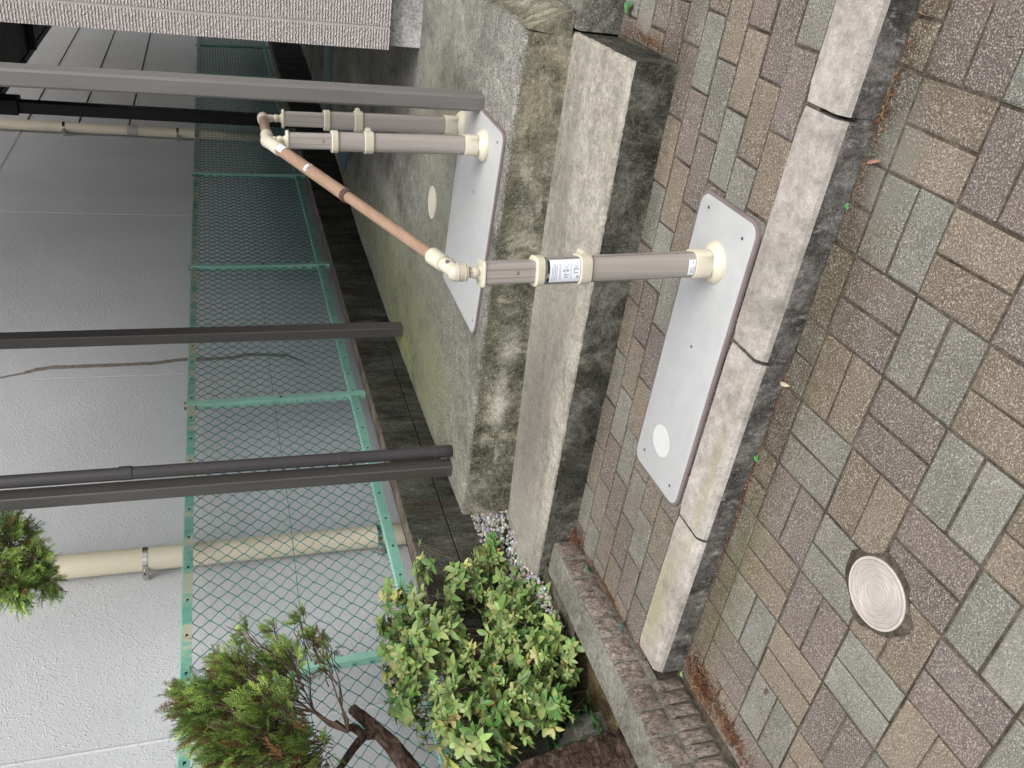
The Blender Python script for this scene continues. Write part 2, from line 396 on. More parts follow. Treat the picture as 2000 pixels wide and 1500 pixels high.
def rosewood():
    m, t, p = newmat('wood_look_handrail', .42, 0, .4)
    n = _noise(t, _coord(t, (90, 4, 60)), 1., 5, .6)
    setc(t, p, _ramp_out(t, n, [(.3, (.23, .145, .098)), (.7, (.30, .20, .138))])); return m
M['rail'] = rosewood()
M['rail_collar'] = plain('dark_brown_collar', (.075, .04, .035), .4)
M['plate'] = plain('galvanised_plate', (.385, .395, .40), .5, .1, .04, 18, .4, bump=.0004, bs=300)
M['plate_disc'] = plain('matt_plate_disc', (.46, .47, .47), .7, 0, .04, 60)
M['plate_edge'] = plain('mauve_rubber_edge', (.15, .12, .122), .5)
M['screw'] = plain('screw_head', (.16, .16, .16), .35, .8)
M['paper'] = plain('white_sticker', (.72, .76, .84), .5, 0, .03)
M['paper_blank'] = plain('plain_sticker', (.74, .75, .76), .5, 0, .03)
M['ink'] = plain('black_ink', (.012, .012, .014), .5)
M['ink_grey'] = plain('grey_ink', (.24, .25, .30), .6)
M['lid'] = plain('white_resin_lid', (.36, .33, .315), .42, 0, .06, 25, .4, bump=.0005, bs=200)
M['lid_rim'] = plain('lid_rim', (.42, .385, .35), .5, 0, .08, 40)
M['drain_lid'] = plain('pale_drain_lid', (.42, .39, .33), .6, 0, .08, 30)
M['teal'] = plain('teal_metal_plate', (.055, .105, .115), .5, .1, .1)
M['dark_metal'] = plain('dark_metal', (.03, .03, .03), .5, .3)
def barkm():
    m, t, p = newmat('bark', .95, 0, .15)
    co = _coord(t, (1, 1, 1)); n = _noise(t, _coord(t, (22, 10, 22)), 1.6, 7, .7, 1.2)
    setc(t, p, _ramp_out(t, n, [(.33, (.018, .012, .010)), (.5, (.075, .048, .038)), (.66, (.17, .13, .105))]))
    t.links.new(_bump(t, n, .03, 1.), p.inputs['Normal']); return m
M['bark'] = barkm()
M['cutwood'] = plain('cut_wood', (.26, .2, .14), .9, 0, .3, 60)
M['leaf'] = leafmat('azalea_leaf', .42, .28)
M['needle'] = leafmat('conifer_foliage', .6, .22)
M['twig'] = plain('twig', (.10, .065, .045), .9, 0, .3, 30)
def stonem():
    m, t, p = newmat('gravel_stone', .85, 0, .15)
    a_ = t.nodes.new('ShaderNodeAttribute'); a_.attribute_name = 'Col'; t.links.new(a_.outputs['Color'], p.inputs['Base Color']); return m
M['stone'] = stonem()
M['litter'] = leafmat('dry_litter', .8, .1)
def splitface():
    m, t, p = newmat('split_face_block', .9, 0, .2)
    co = _coord(t, (1, 1, .55)); n = _noise(t, co, 75, 5, .75, .8)
    big = _noise(t, _coord(t), 3, 4, .6)
    c = _ramp_out(t, n, [(.33, (.055, .046, .04)), (.47, (.22, .183, .158)), (.64, (.43, .37, .32))])
    c = _mix(t, .9, c, _ramp_out(t, big, [(.35, (.55, .52, .5)), (.65, (1., 1., 1.))]), 'MULTIPLY')
    ns = _noise(t, _coord(t), 260, 2, .8)
    c = _mix(t, _range(t, ns, .6, .68, 0, .6), c, (.55, .48, .42))
    setc(t, p, c); t.links.new(_bump(t, n, .012, 1.), p.inputs['Normal']); return m
M['split'] = splitface()

# ================================================================ GROUND & PAVING
mb = MB(); mb.add([(-150, -150, -1.62), (150, -150, -1.62), (150, 150, -1.62), (-150, 150, -1.62)], [(0, 1, 2, 3)])
tag(mb.obj('ground', M['ground']), kind='structure')

PURPLE, GRAY, BROWN = (.158, .128, .122), (.196, .200, .178), (.200, .163, .124)
rp = random.Random(7)
def paver(mb, x0, x1, y0, y1, zf, col, rnd):
    g = .0028 + rnd.uniform(0, .0016); b = .0045; h = rnd.uniform(-.0018, .0018)
    x0 += g; x1 -= g; y0 += g; y1 -= g
    if x1 - x0 < .012 or y1 - y0 < .012: return
    k = rnd.uniform(.80, 1.16); t = rnd.uniform(-.02, .02)
    c = (col[0] * k * (1 + t), col[1] * k, col[2] * k * (1 - t))
    j = lambda: rnd.uniform(-.0018, .0018)
    A = [(x0 + j(), y0 + j()), (x1 + j(), y0 + j()), (x1 + j(), y1 + j()), (x0 + j(), y1 + j())]
    I = [(A[0][0] + b, A[0][1] + b), (A[1][0] - b, A[1][1] + b), (A[2][0] - b, A[2][1] - b), (A[3][0] + b, A[3][1] - b)]
    vs = [(x, y, zf(x, y) + h) for x, y in I] + [(x, y, zf(x, y) + h - .0025) for x, y in A] + [(x, y, zf(x, y) - .012) for x, y in A]
    fs = [(0, 1, 2, 3)] + [(i, 4 + i, 4 + (i + 1) % 4, (i + 1) % 4) for i in range(4)] + [(4 + i, 8 + i, 8 + (i + 1) % 4, 4 + (i + 1) % 4) for i in range(4)]
    mb.add(vs, fs, 0, c)
# lower street paving: basket weave in 0.2 m squares
ox, oy = -.846, 1.236
KF = 1.519     # kerb face line
mb = MB(); YMIN = -2.4
for ia in range(-3, 20):
    for ib in range(-17, 15):
        xa, xb = ox - .2 * (ib + 1), ox - .2 * ib
        ya, yb = oy - .2 * (ia + 1), oy - .2 * ia
        if ya > KF or yb < YMIN: continue
        col = (PURPLE, GRAY, BROWN)[(ia - ib) % 3]
        if (ia + ib) % 2 == 0:   # long side along y, two side by side in x
            R_ = [(xa, (xa + xb) / 2, ya, yb), ((xa + xb) / 2, xb, ya, yb)]
        else:
            R_ = [(xa, xb, ya, (ya + yb) / 2), (xa, xb, (ya + yb) / 2, yb)]
        for (a, b, c_, d_) in R_:
            d_ = min(d_, KF - .004)
            if d_ - c_ < .02 or b < -4.3: continue
            if a < -2.2 and c_ > .2: a = max(a, -2.2)
            if b - a < .02: continue
            paver(mb, a, b, c_, d_, z0, col, rp)
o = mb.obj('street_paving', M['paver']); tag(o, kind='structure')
mb = MB(); mb.add([(x, y, z0(x, y) - .0055) for x, y in ((-4.3, YMIN), (2.6, YMIN), (2.6, 1.53), (-4.3, 1.53))], [(0, 1, 2, 3)])
mb.add([(x, y, z0(x, y) - .30) for x, y in ((-4.3, YMIN), (2.6, YMIN), (2.6, 1.53), (-4.3, 1.53))], [(0, 1, 2, 3)])
tag(mb.obj('paving_sand', M['joint']), kind='structure')
# upper footpath: stretcher rows along the kerb
mb = MB(); SEQ = (PURPLE, BROWN, GRAY)
offs = [0, 1, 1, 2, 2, 0, 0]
for r in range(7):
    y0_, y1_ = 1.654 + .1 * r, 1.754 + .1 * r
    base = -.261 if r % 2 == 0 else -.36
    for j in range(-14, 11):
        xa, xb = base - .2 * (j + 1), base - .2 * j
        if xb < -2.3: continue
        if r == 6: xa = max(xa, -.425) if xb > -.425 + .02 else xa
        xa = max(xa, -2.224 - .001 * r)
        yb = min(y1_, 2.66 if xa > -.43 else 2.30)
        if yb - y0_ < .02 or xb - xa < .02: continue
        paver(mb, xa, xb, y0_, yb, z1, tuple(v * .93 for v in SEQ[(j + offs[r]) % 3]), rp)
# small run beside the step on the right
for r in range(7, 10):
    y0_, y1_ = 1.654 + .1 * r, 1.754 + .1 * r
    base = -.261 if r % 2 == 0 else -.36
    for j in range(-14, 1):
        xa, xb = max(base - .2 * (j + 1), -.425), base - .2 * j
        if xb - xa < .02: continue
        paver(mb, xa, xb, y0_, min(y1_, 2.655), z1, SEQ[(j + r) % 3], rp)
tag(mb.obj('footpath_paving', M['paver']), kind='structure')
mb = MB(); mb.prism([(-2.3, 1.6), (2.6, 1.6), (2.6, 2.67), (-2.5, 2.67)], lambda x, y: z1(x, y) - .006, lambda x, y: -1.61, seg=0)
tag(mb.obj('footpath_bed', M['joint']), kind='structure')
# kerb: 0.61 m stones with a chamfer
mb = MB(); kj = [-2.205 , -1.607, -.990, -.367, .245, .855, 1.465, 2.075, 2.6]
rk = random.Random(3)
for i in range(len(kj) - 1):
    xa, xb = kj[i] + .005, kj[i + 1] - .005
    dz = rk.uniform(-.002, .002); dy = rk.uniform(-.002, .002)
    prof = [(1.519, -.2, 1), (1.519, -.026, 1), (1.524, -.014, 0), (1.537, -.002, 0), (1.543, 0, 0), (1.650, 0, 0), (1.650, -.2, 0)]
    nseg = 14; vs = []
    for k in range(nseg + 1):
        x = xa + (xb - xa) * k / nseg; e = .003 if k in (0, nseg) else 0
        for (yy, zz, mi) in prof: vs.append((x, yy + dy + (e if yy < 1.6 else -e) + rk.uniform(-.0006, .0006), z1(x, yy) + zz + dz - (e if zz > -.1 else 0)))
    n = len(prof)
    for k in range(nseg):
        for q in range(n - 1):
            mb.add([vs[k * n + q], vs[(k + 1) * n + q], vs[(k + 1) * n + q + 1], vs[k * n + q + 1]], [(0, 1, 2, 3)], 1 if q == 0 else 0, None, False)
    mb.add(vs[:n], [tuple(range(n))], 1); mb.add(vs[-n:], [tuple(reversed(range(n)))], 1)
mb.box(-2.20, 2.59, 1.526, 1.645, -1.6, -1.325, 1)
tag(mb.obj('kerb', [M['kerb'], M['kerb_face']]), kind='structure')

# ================================================================ STEP, LANDING, APRON
zs = lambda x, y: -1.109 + .024 * (x + .43)
rs = random.Random(11)
mb = MB()
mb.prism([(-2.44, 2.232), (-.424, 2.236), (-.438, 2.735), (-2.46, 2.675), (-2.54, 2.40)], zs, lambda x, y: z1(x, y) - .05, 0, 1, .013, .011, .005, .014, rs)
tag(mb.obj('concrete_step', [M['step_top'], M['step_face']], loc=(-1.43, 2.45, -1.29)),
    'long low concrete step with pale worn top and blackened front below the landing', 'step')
mb = MB()
zl = lambda x, y: -.943 + (.0 if y < 3 else 0)
poly = [(-2.43, 2.622), (-1.4, 2.70), (-.452, 2.700), (-.437, 2.86), (-.437, 3.04), (-.447, 3.24), (-.45, 4.6), (-.3, 16), (-2.05, 16), (-2.17, 9.4), (-2.33, 7.3), (-2.45, 5.6), (-2.47, 4.2), (-2.455, 3.2), (-2.44, 2.85)]
mb.prism(poly, zl, lambda x, y: -1.20, 0, 1, .014, .012, .006, .016, rs)
tag(mb.obj('concrete_landing', [M['slab_top'], M['slab_face']], loc=(-1.45, 2.7, -1.11)),
    'large weathered grey concrete landing with mossy front and green algae towards the fence', 'landing')
# right: low apron beside the landing, sloping side fillet
mb = MB()
mb.prism([(-.428, 2.668), (2.6, 2.668), (2.6, 8), (-.43, 8), (-.43, 4.0)], lambda x, y: -1.108 + .02 * max(0, y - 2.7) * (1 if y < 3.2 else 0), lambda x, y: -1.32, 0, 0, .006, .005, .002, .05, rs)
tag(mb.obj('concrete_apron', M['apron'], loc=(1, 2.67, -1.25)),
    'dark low concrete apron to the right of the landing and step', 'apron')
mb = MB()   # curved render strip down the landing's right side
for k in range(24):
    y = 2.70 + k * .055
    prof = [(-.444, -.955), (-.425, -.985), (-.395, -1.04), (-.375, -1.10)]
    if k: 
        for q in range(3): mb.add([prev[q], cur_(y, prof[q]) if False else (prof[q][0], y, prof[q][1]), (prof[q + 1][0], y, prof[q + 1][1]), prev[q + 1]], [(0, 1, 2, 3)], 0, None, True)
    prev = [(a, y, b) for a, b in prof]
mb.add([(-.444, 2.70, -.955), (-.425, 2.70, -.985), (-.395, 2.70, -1.04), (-.375, 2.70, -1.105), (-.46, 2.70, -1.105)], [(0, 1, 2, 3, 4)])
tag(mb.obj('render_fillet', M['slab_face'], loc=(-.42, 3.2, -1.1)), 'curved mortar fillet down the right side of the landing', 'fillet')

# ================================================================ BLOCK WALL under the fence
mb = MB(); ys0 = 2.776 - .4 * 6
rb = random.Random(5)
for course in range(3):
    zt, zb = -.82 - .2 * course, -1.02 - .2 * course
    for k in range(36):
        y = ys0 + k * .396
        fx = -2.842 - .004 * max(0, (y - 3)) + rb.uniform(-.0015, .0015)
        mb.box(fx - .10, fx, y + .003, y + .393, zb + .003, zt - (.003 if course else 0), 0, None, .0035)
        if course == 0: mb.box(fx - .098, fx - .003, y + .004, y + .392, zt - .004, zt + .002, 1)
mb.box(-3.0, -2.855, .3, 16, -1.6, -.83, 0)
tag(mb.obj('block_wall', [M['block'], M['block_top']], loc=(-2.9, 3, -1.3)), 'low dark stained concrete block wall carrying the green mesh fence', 'wall')

# ================================================================ GREY BUILDING
bw = thing('grey_building', (-3.3, 5, -1.3), 'tall grey stucco building wall behind the green mesh fence', 'building')
XW = -3.17
mb = MB()
seams = [-6.0, 2.27, 5.026, 7.75, 10.02]
for i in range(4):
    a, b = seams[i] + .0025, seams[i + 1] - .0025
    if i < 3:
        segs = [(-1.4, 1.962), (1.976, 6)]
    else: segs = [(-1.4, 1.962), (1.976, 6)]
    for (za, zb) in segs: mb.box(XW - .16, XW, a, b, za, zb, 0, None, .0025)
mb.box(-9, XW - .012, -6, 30, -1.4, 6, 1)
mb.obj('wall', [M['stucco'], M['groove']], bw)
mb = MB()
zz = [-1.4, .945, 1.46, 1.968, 2.48, 2.99, 6]
for i in range(len(zz) - 1):
    mb.box(XW - .16, XW - .002, 10.04, 30, zz[i] + (.016 if i else 0), zz[i + 1] - .022, 0, None, .002)
for z_ in zz[1:-1]:
    mb.box(XW - .05, XW - .0005, 10.04, 30, z_ - .0215, z_ - .006, 1, None, .002)
mb.obj('panel_cladding', [M['panel'], M['bead']], bw)
mb = MB()   # ridge seam bead near the left and the bead of the upper joint
mb.tube([(XW - .001, 2.27, -1.3), (XW - .001, 2.275, 2.5)], .007, 8, 0)
mb.obj('seam_bead', M['stucco'], bw)
mb = MB(); mb.box(XW - .03, XW + .001, 7.76, 10.0, 1.9625, 1.9690); mb.obj('joint_bead', M['bead'], bw)
def xpl(px, py, x):
    r = W @ Vector((750 - py, px - 1000, 1630.)); return r * (x / r.x)
ck = [(0, 738), (45, 729), (70, 722), (98, 718), (150, 716), (196, 714), (297, 710), (350, 703), (371, 701), (410, 701), (455, 698), (490, 692), (525, 693), (560, 694), (588, 705), (609, 714)]
mb = MB(); pts = [xpl(px, py, XW + .0005) for px, py in ck]; rc = random.Random(2)
P2 = []
for i in range(len(pts) - 1):
    for k in range(6): P2.append(pts[i].lerp(pts[i + 1], k / 6))
for i, p in enumerate(P2):
    wdt = (.022 if i > 6 else .012) * (1 if i < len(P2) - 14 else max(.25, (len(P2) - i) / 14))
    a = (p.x, p.y - wdt + rc.uniform(-.003, .003), p.z); b = (p.x + .0015, p.y, p.z); c_ = (p.x, p.y + wdt + rc.uniform(-.003, .003), p.z)
    if i: mb.add([pv[0], a, b, pv[1]], [(0, 1, 2, 3)], 0, None, True); mb.add([pv[1], b, c_, pv[2]], [(0, 1, 2, 3)], 0, None, True)
    pv = (a, b, c_)
mb.obj('crack_repair', M['crackfill'], bw)
def pipe(y, x, r, clips, joints=(), top=6, label=None, zb=-1.3, yt=None):
    mb = MB(); mb.tube([(x, y, zb), (x, y + .0, 0), (x, (yt or y), top)], r, 28, 0)
    for zj in joints: mb.tube([(x, y, zj - .055), (x, y, zj + .055)], r * 1.06, 28, 1)
    pr = mb.obj('drainpipe', [M['cream_pipe'], M['pipe_joint']], bw)
    if label: pr['label'] = label
    for zc in clips:
        m2 = MB(); m2.tube([(x, y, zc - .012), (x, y, zc + .012)], r * 1.035, 28, 0)
        m2.box(XW - .01, x, y - r * 1.0 - .012, y - r * .93, zc - .012, zc + .012)
        m2.tube([(x - .01, y - r - .005, zc), (x - .01, y - r - .04, zc)], .006, 8, 0)
        m2.tube([(x - .012, y - r - .038, zc), (x - .012, y - r - .052, zc)], .013, 10, 0)
        m2.obj('pipe_clip', M['steel'], pr)
pipe(3.24, -3.095, .058, [.41, -.72], label='near cream drainpipe crossing behind the fence')
pipe(9.96, -3.095, .055, [1.555, .42], [.88], label='far cream drainpipe with grey coupling')

# ================================================================ MESH FENCE
FX = -2.95
fn = thing('mesh_fence', (FX, 4.3, -.81), 'green chain-link fence with mint posts on the block wall', 'fence')
posts = [(2.36, 2.33), (4.365, 4.328), (6.243, 6.183), (8.31, 8.24), (10.2, 10.12), (12.1, 12.02), (13.98, 13.75)]
for (yb, yt) in posts:
    m2 = MB(); w = .036; t_ = .004
    vs = [];
    for (y, z) in ((yb, -.815), (yt, .236)):
        vs += [(FX + .018, y - w / 2, z), (FX + .022, y - w / 2 - .001, z), (FX + .022, y + w / 2, z), (FX + .018, y + w / 2, z),
               (FX - .020, y - w / 2, z), (FX - .020, y - w / 2 + t_, z)]
    m2.add(vs, [(0, 1, 7, 6), (1, 2, 8, 7), (2, 3, 9, 8), (3, 0, 6, 9), (0, 4, 10, 6), (4, 5, 11, 10), (0, 1, 2, 3), (6, 7, 8, 9)])
    pob = m2.obj('fence_post', M['mint'], fn)
    for (pa, pb, rr2) in (((FX, yt - .028, .230), (FX, yt - .028, .246), .008), ((FX, yt + .028, .230), (FX, yt + .028, .246), .008), ((FX + .02, (yb + yt) / 2, -.3), (FX + .028, (yb + yt) / 2, -.3), .007)):
        m3_ = MB(); m3_.tube([pa, pb], rr2, 8); m3_.obj('bolt', M['rust'], pob)
rsl = random.Random(9)
def rail(zt, zb, name, mats, top):
    mb = MB(); y = -.5
    mb.box(FX - .016, FX + .014, -.5, 15.5, zt - .003, zt + .003, 1)
    n = 120
    for i in range(n):
        a, b = -.5 + 16 * i / n, -.5 + 16 * (i + 1) / n
        mb.add([(FX + .014, a, zb), (FX + .014, b, zb), (FX + .014, b, zt - .003), (FX + .014, a, zt - .003)], [(0, 1, 2, 3)], 0)
        mb.add([(FX + .010, b, zb), (FX + .010, a, zb), (FX + .010, a, zt - .003), (FX + .010, b, zt - .003)], [(0, 1, 2, 3)], 0)
    mb.add([(FX + .010, -.5, zb), (FX + .014, -.5, zb), (FX + .014, 15.5, zb), (FX + .010, 15.5, zb)], [(0, 1, 2, 3)], 0)
    y = .4
    zc = (zt + zb) / 2
    while y < 15:
        h = .007; wv = .011
        mb.add([(FX + .0148, y - wv / 2, zc + .004), (FX + .0148, y + wv / 2, zc + .004), (FX + .0148, y + wv / 2, zc - h), (FX + .0148, y - wv / 2, zc - h)], [(0, 1, 2, 3)], 2)
        mb.add([(FX + .0148, y - wv, zc + .004), (FX + .0148, y - wv / 2, zc + .004), (FX + .0148, y - wv / 2, zc + .0005), (FX + .0148, y - wv, zc + .0005)], [(0, 1, 2, 3)], 2)
        y += .2 + rsl.uniform(-.004, .004)
    mb.obj(name, mats, fn)
rail(.229, .185, 'top_rail', [M['weathered'], M['mint'], M['slot']], True)
rail(-.718, -.765, 'bottom_rail', [M['lower_rail'], M['mint'], M['slot']], False)
mb = MB(); pit = .0775; half = pit / 2; zr = random.Random(4)
ZT, ZB = .19, -.725; nk = int(round((ZT - ZB) / half)); dzv = (ZT - ZB) / nk
y = .35
k = 0
while y < 15.0:
    pts = []
    for i in range(nk + 1):
        side = (i % 2)
        xx = FX - .002 + (.004 if side else -.004)
        pts.append((xx, y + (half + .003 if side else -.003) + zr.uniform(-.0015, .0015), ZT - dzv * i + zr.uniform(-.0015, .0015)))
    if k % 2: pts = [(2 * (FX - .002) - a if False else a, (y + half) - (b - y), c_) for a, b, c_ in pts]
    mb.tube(pts, .0027 if y < 6 else .0034, 3, 0, None, False, True)
    y += half; k += 1
mb.obj('wire_mesh', M['wire'], fn)
mb = MB(); mb.tube([(FX + .003, .3 + i * 1.5, -.27 + (.012 if i % 2 else 0)) for i in range(11)], .002, 5)
mb.obj('tension_wire', M['wire'], fn)

# ================================================================ HOUSE (ribbed siding)
hs_ = thing('house', (1, 4.2, -1.0), 'pinkish grey house corner with ribbed siding above a rough white foundation', 'house')
HX = lambda z: -.852 - .016 * z
mb = MB()
def hprism(mb, y0, y1, z0_, z1_, xr, mi, inset=0.):
    a, b = HX(z0_) + inset, HX(z1_) + inset
    vs = [(a, y0, z0_), (xr, y0, z0_), (xr, y1, z0_), (a, y1, z0_), (b, y0, z1_), (xr, y0, z1_), (xr, y1, z1_), (b, y1, z1_)]
    mb.add(vs, [(3, 2, 1, 0), (4, 5, 6, 7), (0, 1, 5, 4), (1, 2, 6, 5), (2, 3, 7, 6), (3, 0, 4, 7)], mi)
hprism(mb, 4.17, 16, -.785, 6, 4, 0, .02)
mb.add([(-.752, 4.153, -.784), (-.732, 4.153, -.784), (-.732 - .0016 * 67.8, 4.153, 6), (-.752 - .0016 * 67.8, 4.153, 6)], [(0, 1, 2, 3)])
mb.obj('core', M['siding_joint'], hs_)
mb = MB()
# siding sheets either side of a vertical joint
def sheet(mb, xa0, xa1, xb0, xb1):
    vs = [(xa0, 4.15, -.785), (xb0, 4.15, -.785), (xb1, 4.15, 6), (xa1, 4.15, 6), (xa0, 4.168, -.785), (xb0, 4.168, -.785), (xb1, 4.168, 6), (xa1, 4.168, 6)]
    mb.add(vs, [(0, 1, 2, 3), (5, 4, 7, 6), (0, 4, 5, 1), (1, 5, 6, 2), (3, 2, 6, 7), (0, 3, 7, 4)], 0)
lean = -.016 * 6.785
jx = -.742
sheet(mb, HX(-.785), HX(6), jx - .007, jx - .007 + lean)
sheet(mb, jx + .007, jx + .007 + lean, .17, .17 + lean); sheet(mb, .185, .185 + lean, 1.1, 1.1 + lean); sheet(mb, 1.115, 1.115 + lean, 4, 4)
vs = [(HX(-.785), 4.15, -.785), (HX(6), 4.15, 6), (HX(6), 16, 6), (HX(-.785), 16, -.785)]
mb.add(vs, [(0, 1, 2, 3)], 0)
mb.obj('siding', M['siding'], hs_)
mb = MB(); mb.prism([(-.826, 4.19), (4, 4.19), (4, 15.9), (-.826, 15.9)], lambda x, y: -.786, lambda x, y: -1.2, 0, 0, .004, .004, .003, .05, rs)
mb.obj('foundation', M['foundation'], hs_)

# ================================================================ CARPORT
cp = thing('carport', (-1.6, 4, -.945), 'dark bronze carport with slim posts standing on the landing', 'carport')
def post(name, xb, yb, xt, yt, zt, wx, wy, mats, r=.006, zb=-.948, fins=True):
    m2 = MB(); h = []
    for (x, y, z) in ((xb, yb, zb), (xt, yt, zt)):
        a, b = wx / 2, wy / 2
        h.append([(x + sx * (a - (r if q else 0)), y + sy * (b - (0 if q else r)), z) for (sx, sy, q) in ((-1, -1, 0), (-1, -1, 1), (1, -1, 1), (1, -1, 0), (1, 1, 0), (1, 1, 1), (-1, 1, 1), (-1, 1, 0))])
        # order fix: build octagon-like ring
        h[-1] = [(x - a, y - b + r, z), (x - a + r, y - b, z), (x + a - r, y - b, z), (x + a, y - b + r, z), (x + a, y + b - r, z), (x + a - r, y + b, z), (x - a + r, y + b, z), (x - a, y + b - r, z)]
    m2.add(h[0] + h[1], [(i, (i + 1) % 8, 8 + (i + 1) % 8, 8 + i) for i in range(8)] + [tuple(range(7, -1, -1)), tuple(range(8, 16))])
    return m2.obj(name, mats, cp)
ZR = 1.745
p = post('post', -.775, 3.075, -.815, 3.075, ZR, .058, .085, M['carport_light'], .008)
m2 = MB(); m2.add([(-.741, 3.03, -.94), (-.735, 3.036, -.94), (-.775, 3.036, ZR), (-.781, 3.03, ZR)], [(0, 1, 2, 3)]); m2.box(-.752, -.742, 3.045, 3.10, -.94, -.10)
p2 = post('post', -2.312, 4.065, -2.345, 4.065, ZR, .056, .078, M['carport'], .004)
p3 = post('post', -2.352, 2.862, -2.356, 2.862, ZR, .056, .066, M['carport'], .004)
p4 = post('post', -2.30, 7.93, -2.31, 7.93, ZR, .095, .10, M['carport_black'], .004)
p4['label'] = 'far black post with a bracket at the top'
m2 = MB(); m2.box(-2.36, -2.24, 7.83, 8.03, 1.55, ZR, 0, None, .004); m2.obj('bracket', M['carport_black'], p4)
# downpipe beside the near left post
m2 = MB(); dx = -2.215
px_, py_ = -2.269, 2.874
m2.tube([(px_, py_, -.90), (px_ - .001, py_, -.5), (px_ - .003, py_, .4), (px_ - .008, py_, ZR - .02)], .0262, 24)
for z_ in (-.46, .40): m2.tube([(px_ - .001, py_, z_ - .025), (px_ - .001, py_, z_ - .024), (px_ - .001, py_, z_ + .024), (px_ - .001, py_, z_ + .025)], [.0262, .0285, .0285, .0262], 24)
m2.tube([(px_, py_, -.945), (px_, py_, -.935), (px_, py_, -.90), (px_, py_, -.86), (px_, py_, -.859)], [.020, .027, .0288, .0288, .0262], 24)
m2.obj('downpipe', M['downpipe'], cp)
m2 = MB()
m2.box(-2.295, -.70, 2.7, 7.85, ZR + .020, ZR + .026, 0)
m2.obj('roof_panel', M['poly'], cp)
m2 = MB(); m2.box(-2.345, -.88, 7.9, 16, ZR + .012, ZR + .06, 0)
m2.obj('roof', M['carport_dark'], cp)
m2 = MB(); m2.box(-2.36, -2.30, 2.68, 16, ZR, ZR + .14, 0, None, .004); m2.box(-.69, -.63, 2.68, 4.14, ZR, ZR + .14, 0, None, .004)
for yy in (3.075, 4.065, 6.0, 7.93, 9.9, 11.8): m2.box(-2.30, -.87 if yy > 4.1 else -.69, yy - .03, yy + .03, ZR - .05, ZR + .012)
m2.obj('roof_beams', M['carport_dark'], cp)

# ================================================================ HANDRAIL
hr = thing('handrail', (-.86, 2.4, -1.27), 'sloping wood-look handrail on three aluminium posts with two steel base plates', 'handrail')
def wrap_text(txt, size, place, parent, mat, name='lettering'):
    cu = bpy.data.curves.new('t', 'FONT'); cu.body = txt; cu.size = size; cu.align_x = 'CENTER'; cu.align_y = 'CENTER'; cu.resolution_u = 2
    ob = bpy.data.objects.new('t', cu); C.objects.link(ob)
    dg = bpy.context.evaluated_depsgraph_get(); me = bpy.data.meshes.new_from_object(ob.evaluated_get(dg))
    bpy.data.objects.remove(ob); org = root_loc(parent)
    for v in me.vertices: v.co = Vector(place(v.co.x, v.co.y)) - org
    me.materials.clear(); me.materials.append(mat)
    o = bpy.data.objects.new(name, me); C.objects.link(o); o.parent = parent; return o
def superell(a, b, n, k=28, rot=0.):
    out = []
    for i in range(k):
        th = 2 * math.pi * i / k; c_, s_ = math.cos(th), math.sin(th)
        x = a * (abs(c_) ** (2 / n)) * (1 if c_ > 0 else -1); y = b * (abs(s_) ** (2 / n)) * (1 if s_ > 0 else -1)
        out.append((x * math.cos(rot) - y * math.sin(rot), x * math.sin(rot) + y * math.cos(rot)))
    return out
def loft(mb, secs, mi=0, smooth=True, cap=True):
    """secs: list of (ring pts(x,y), centre(x,y), z)"""
    k = len(secs[0][0]); vs = []
    for ring, c_, z in secs: vs += [(c_[0] + x, c_[1] + y, z) for x, y in ring]
    fs = [(i * k + j, i * k + (j + 1) % k, (i + 1) * k + (j + 1) % k, (i + 1) * k + j) for i in range(len(secs) - 1) for j in range(k)]
    mb.add(vs, fs, mi, None, smooth)
    if cap: mb.add([vs[j] for j in range(k)], [tuple(reversed(range(k)))], mi); mb.add([vs[-k + j] for j in range(k)], [tuple(range(k))], mi)
def scale_ring(r, f): return [(x * f, y * f) for x, y in r]
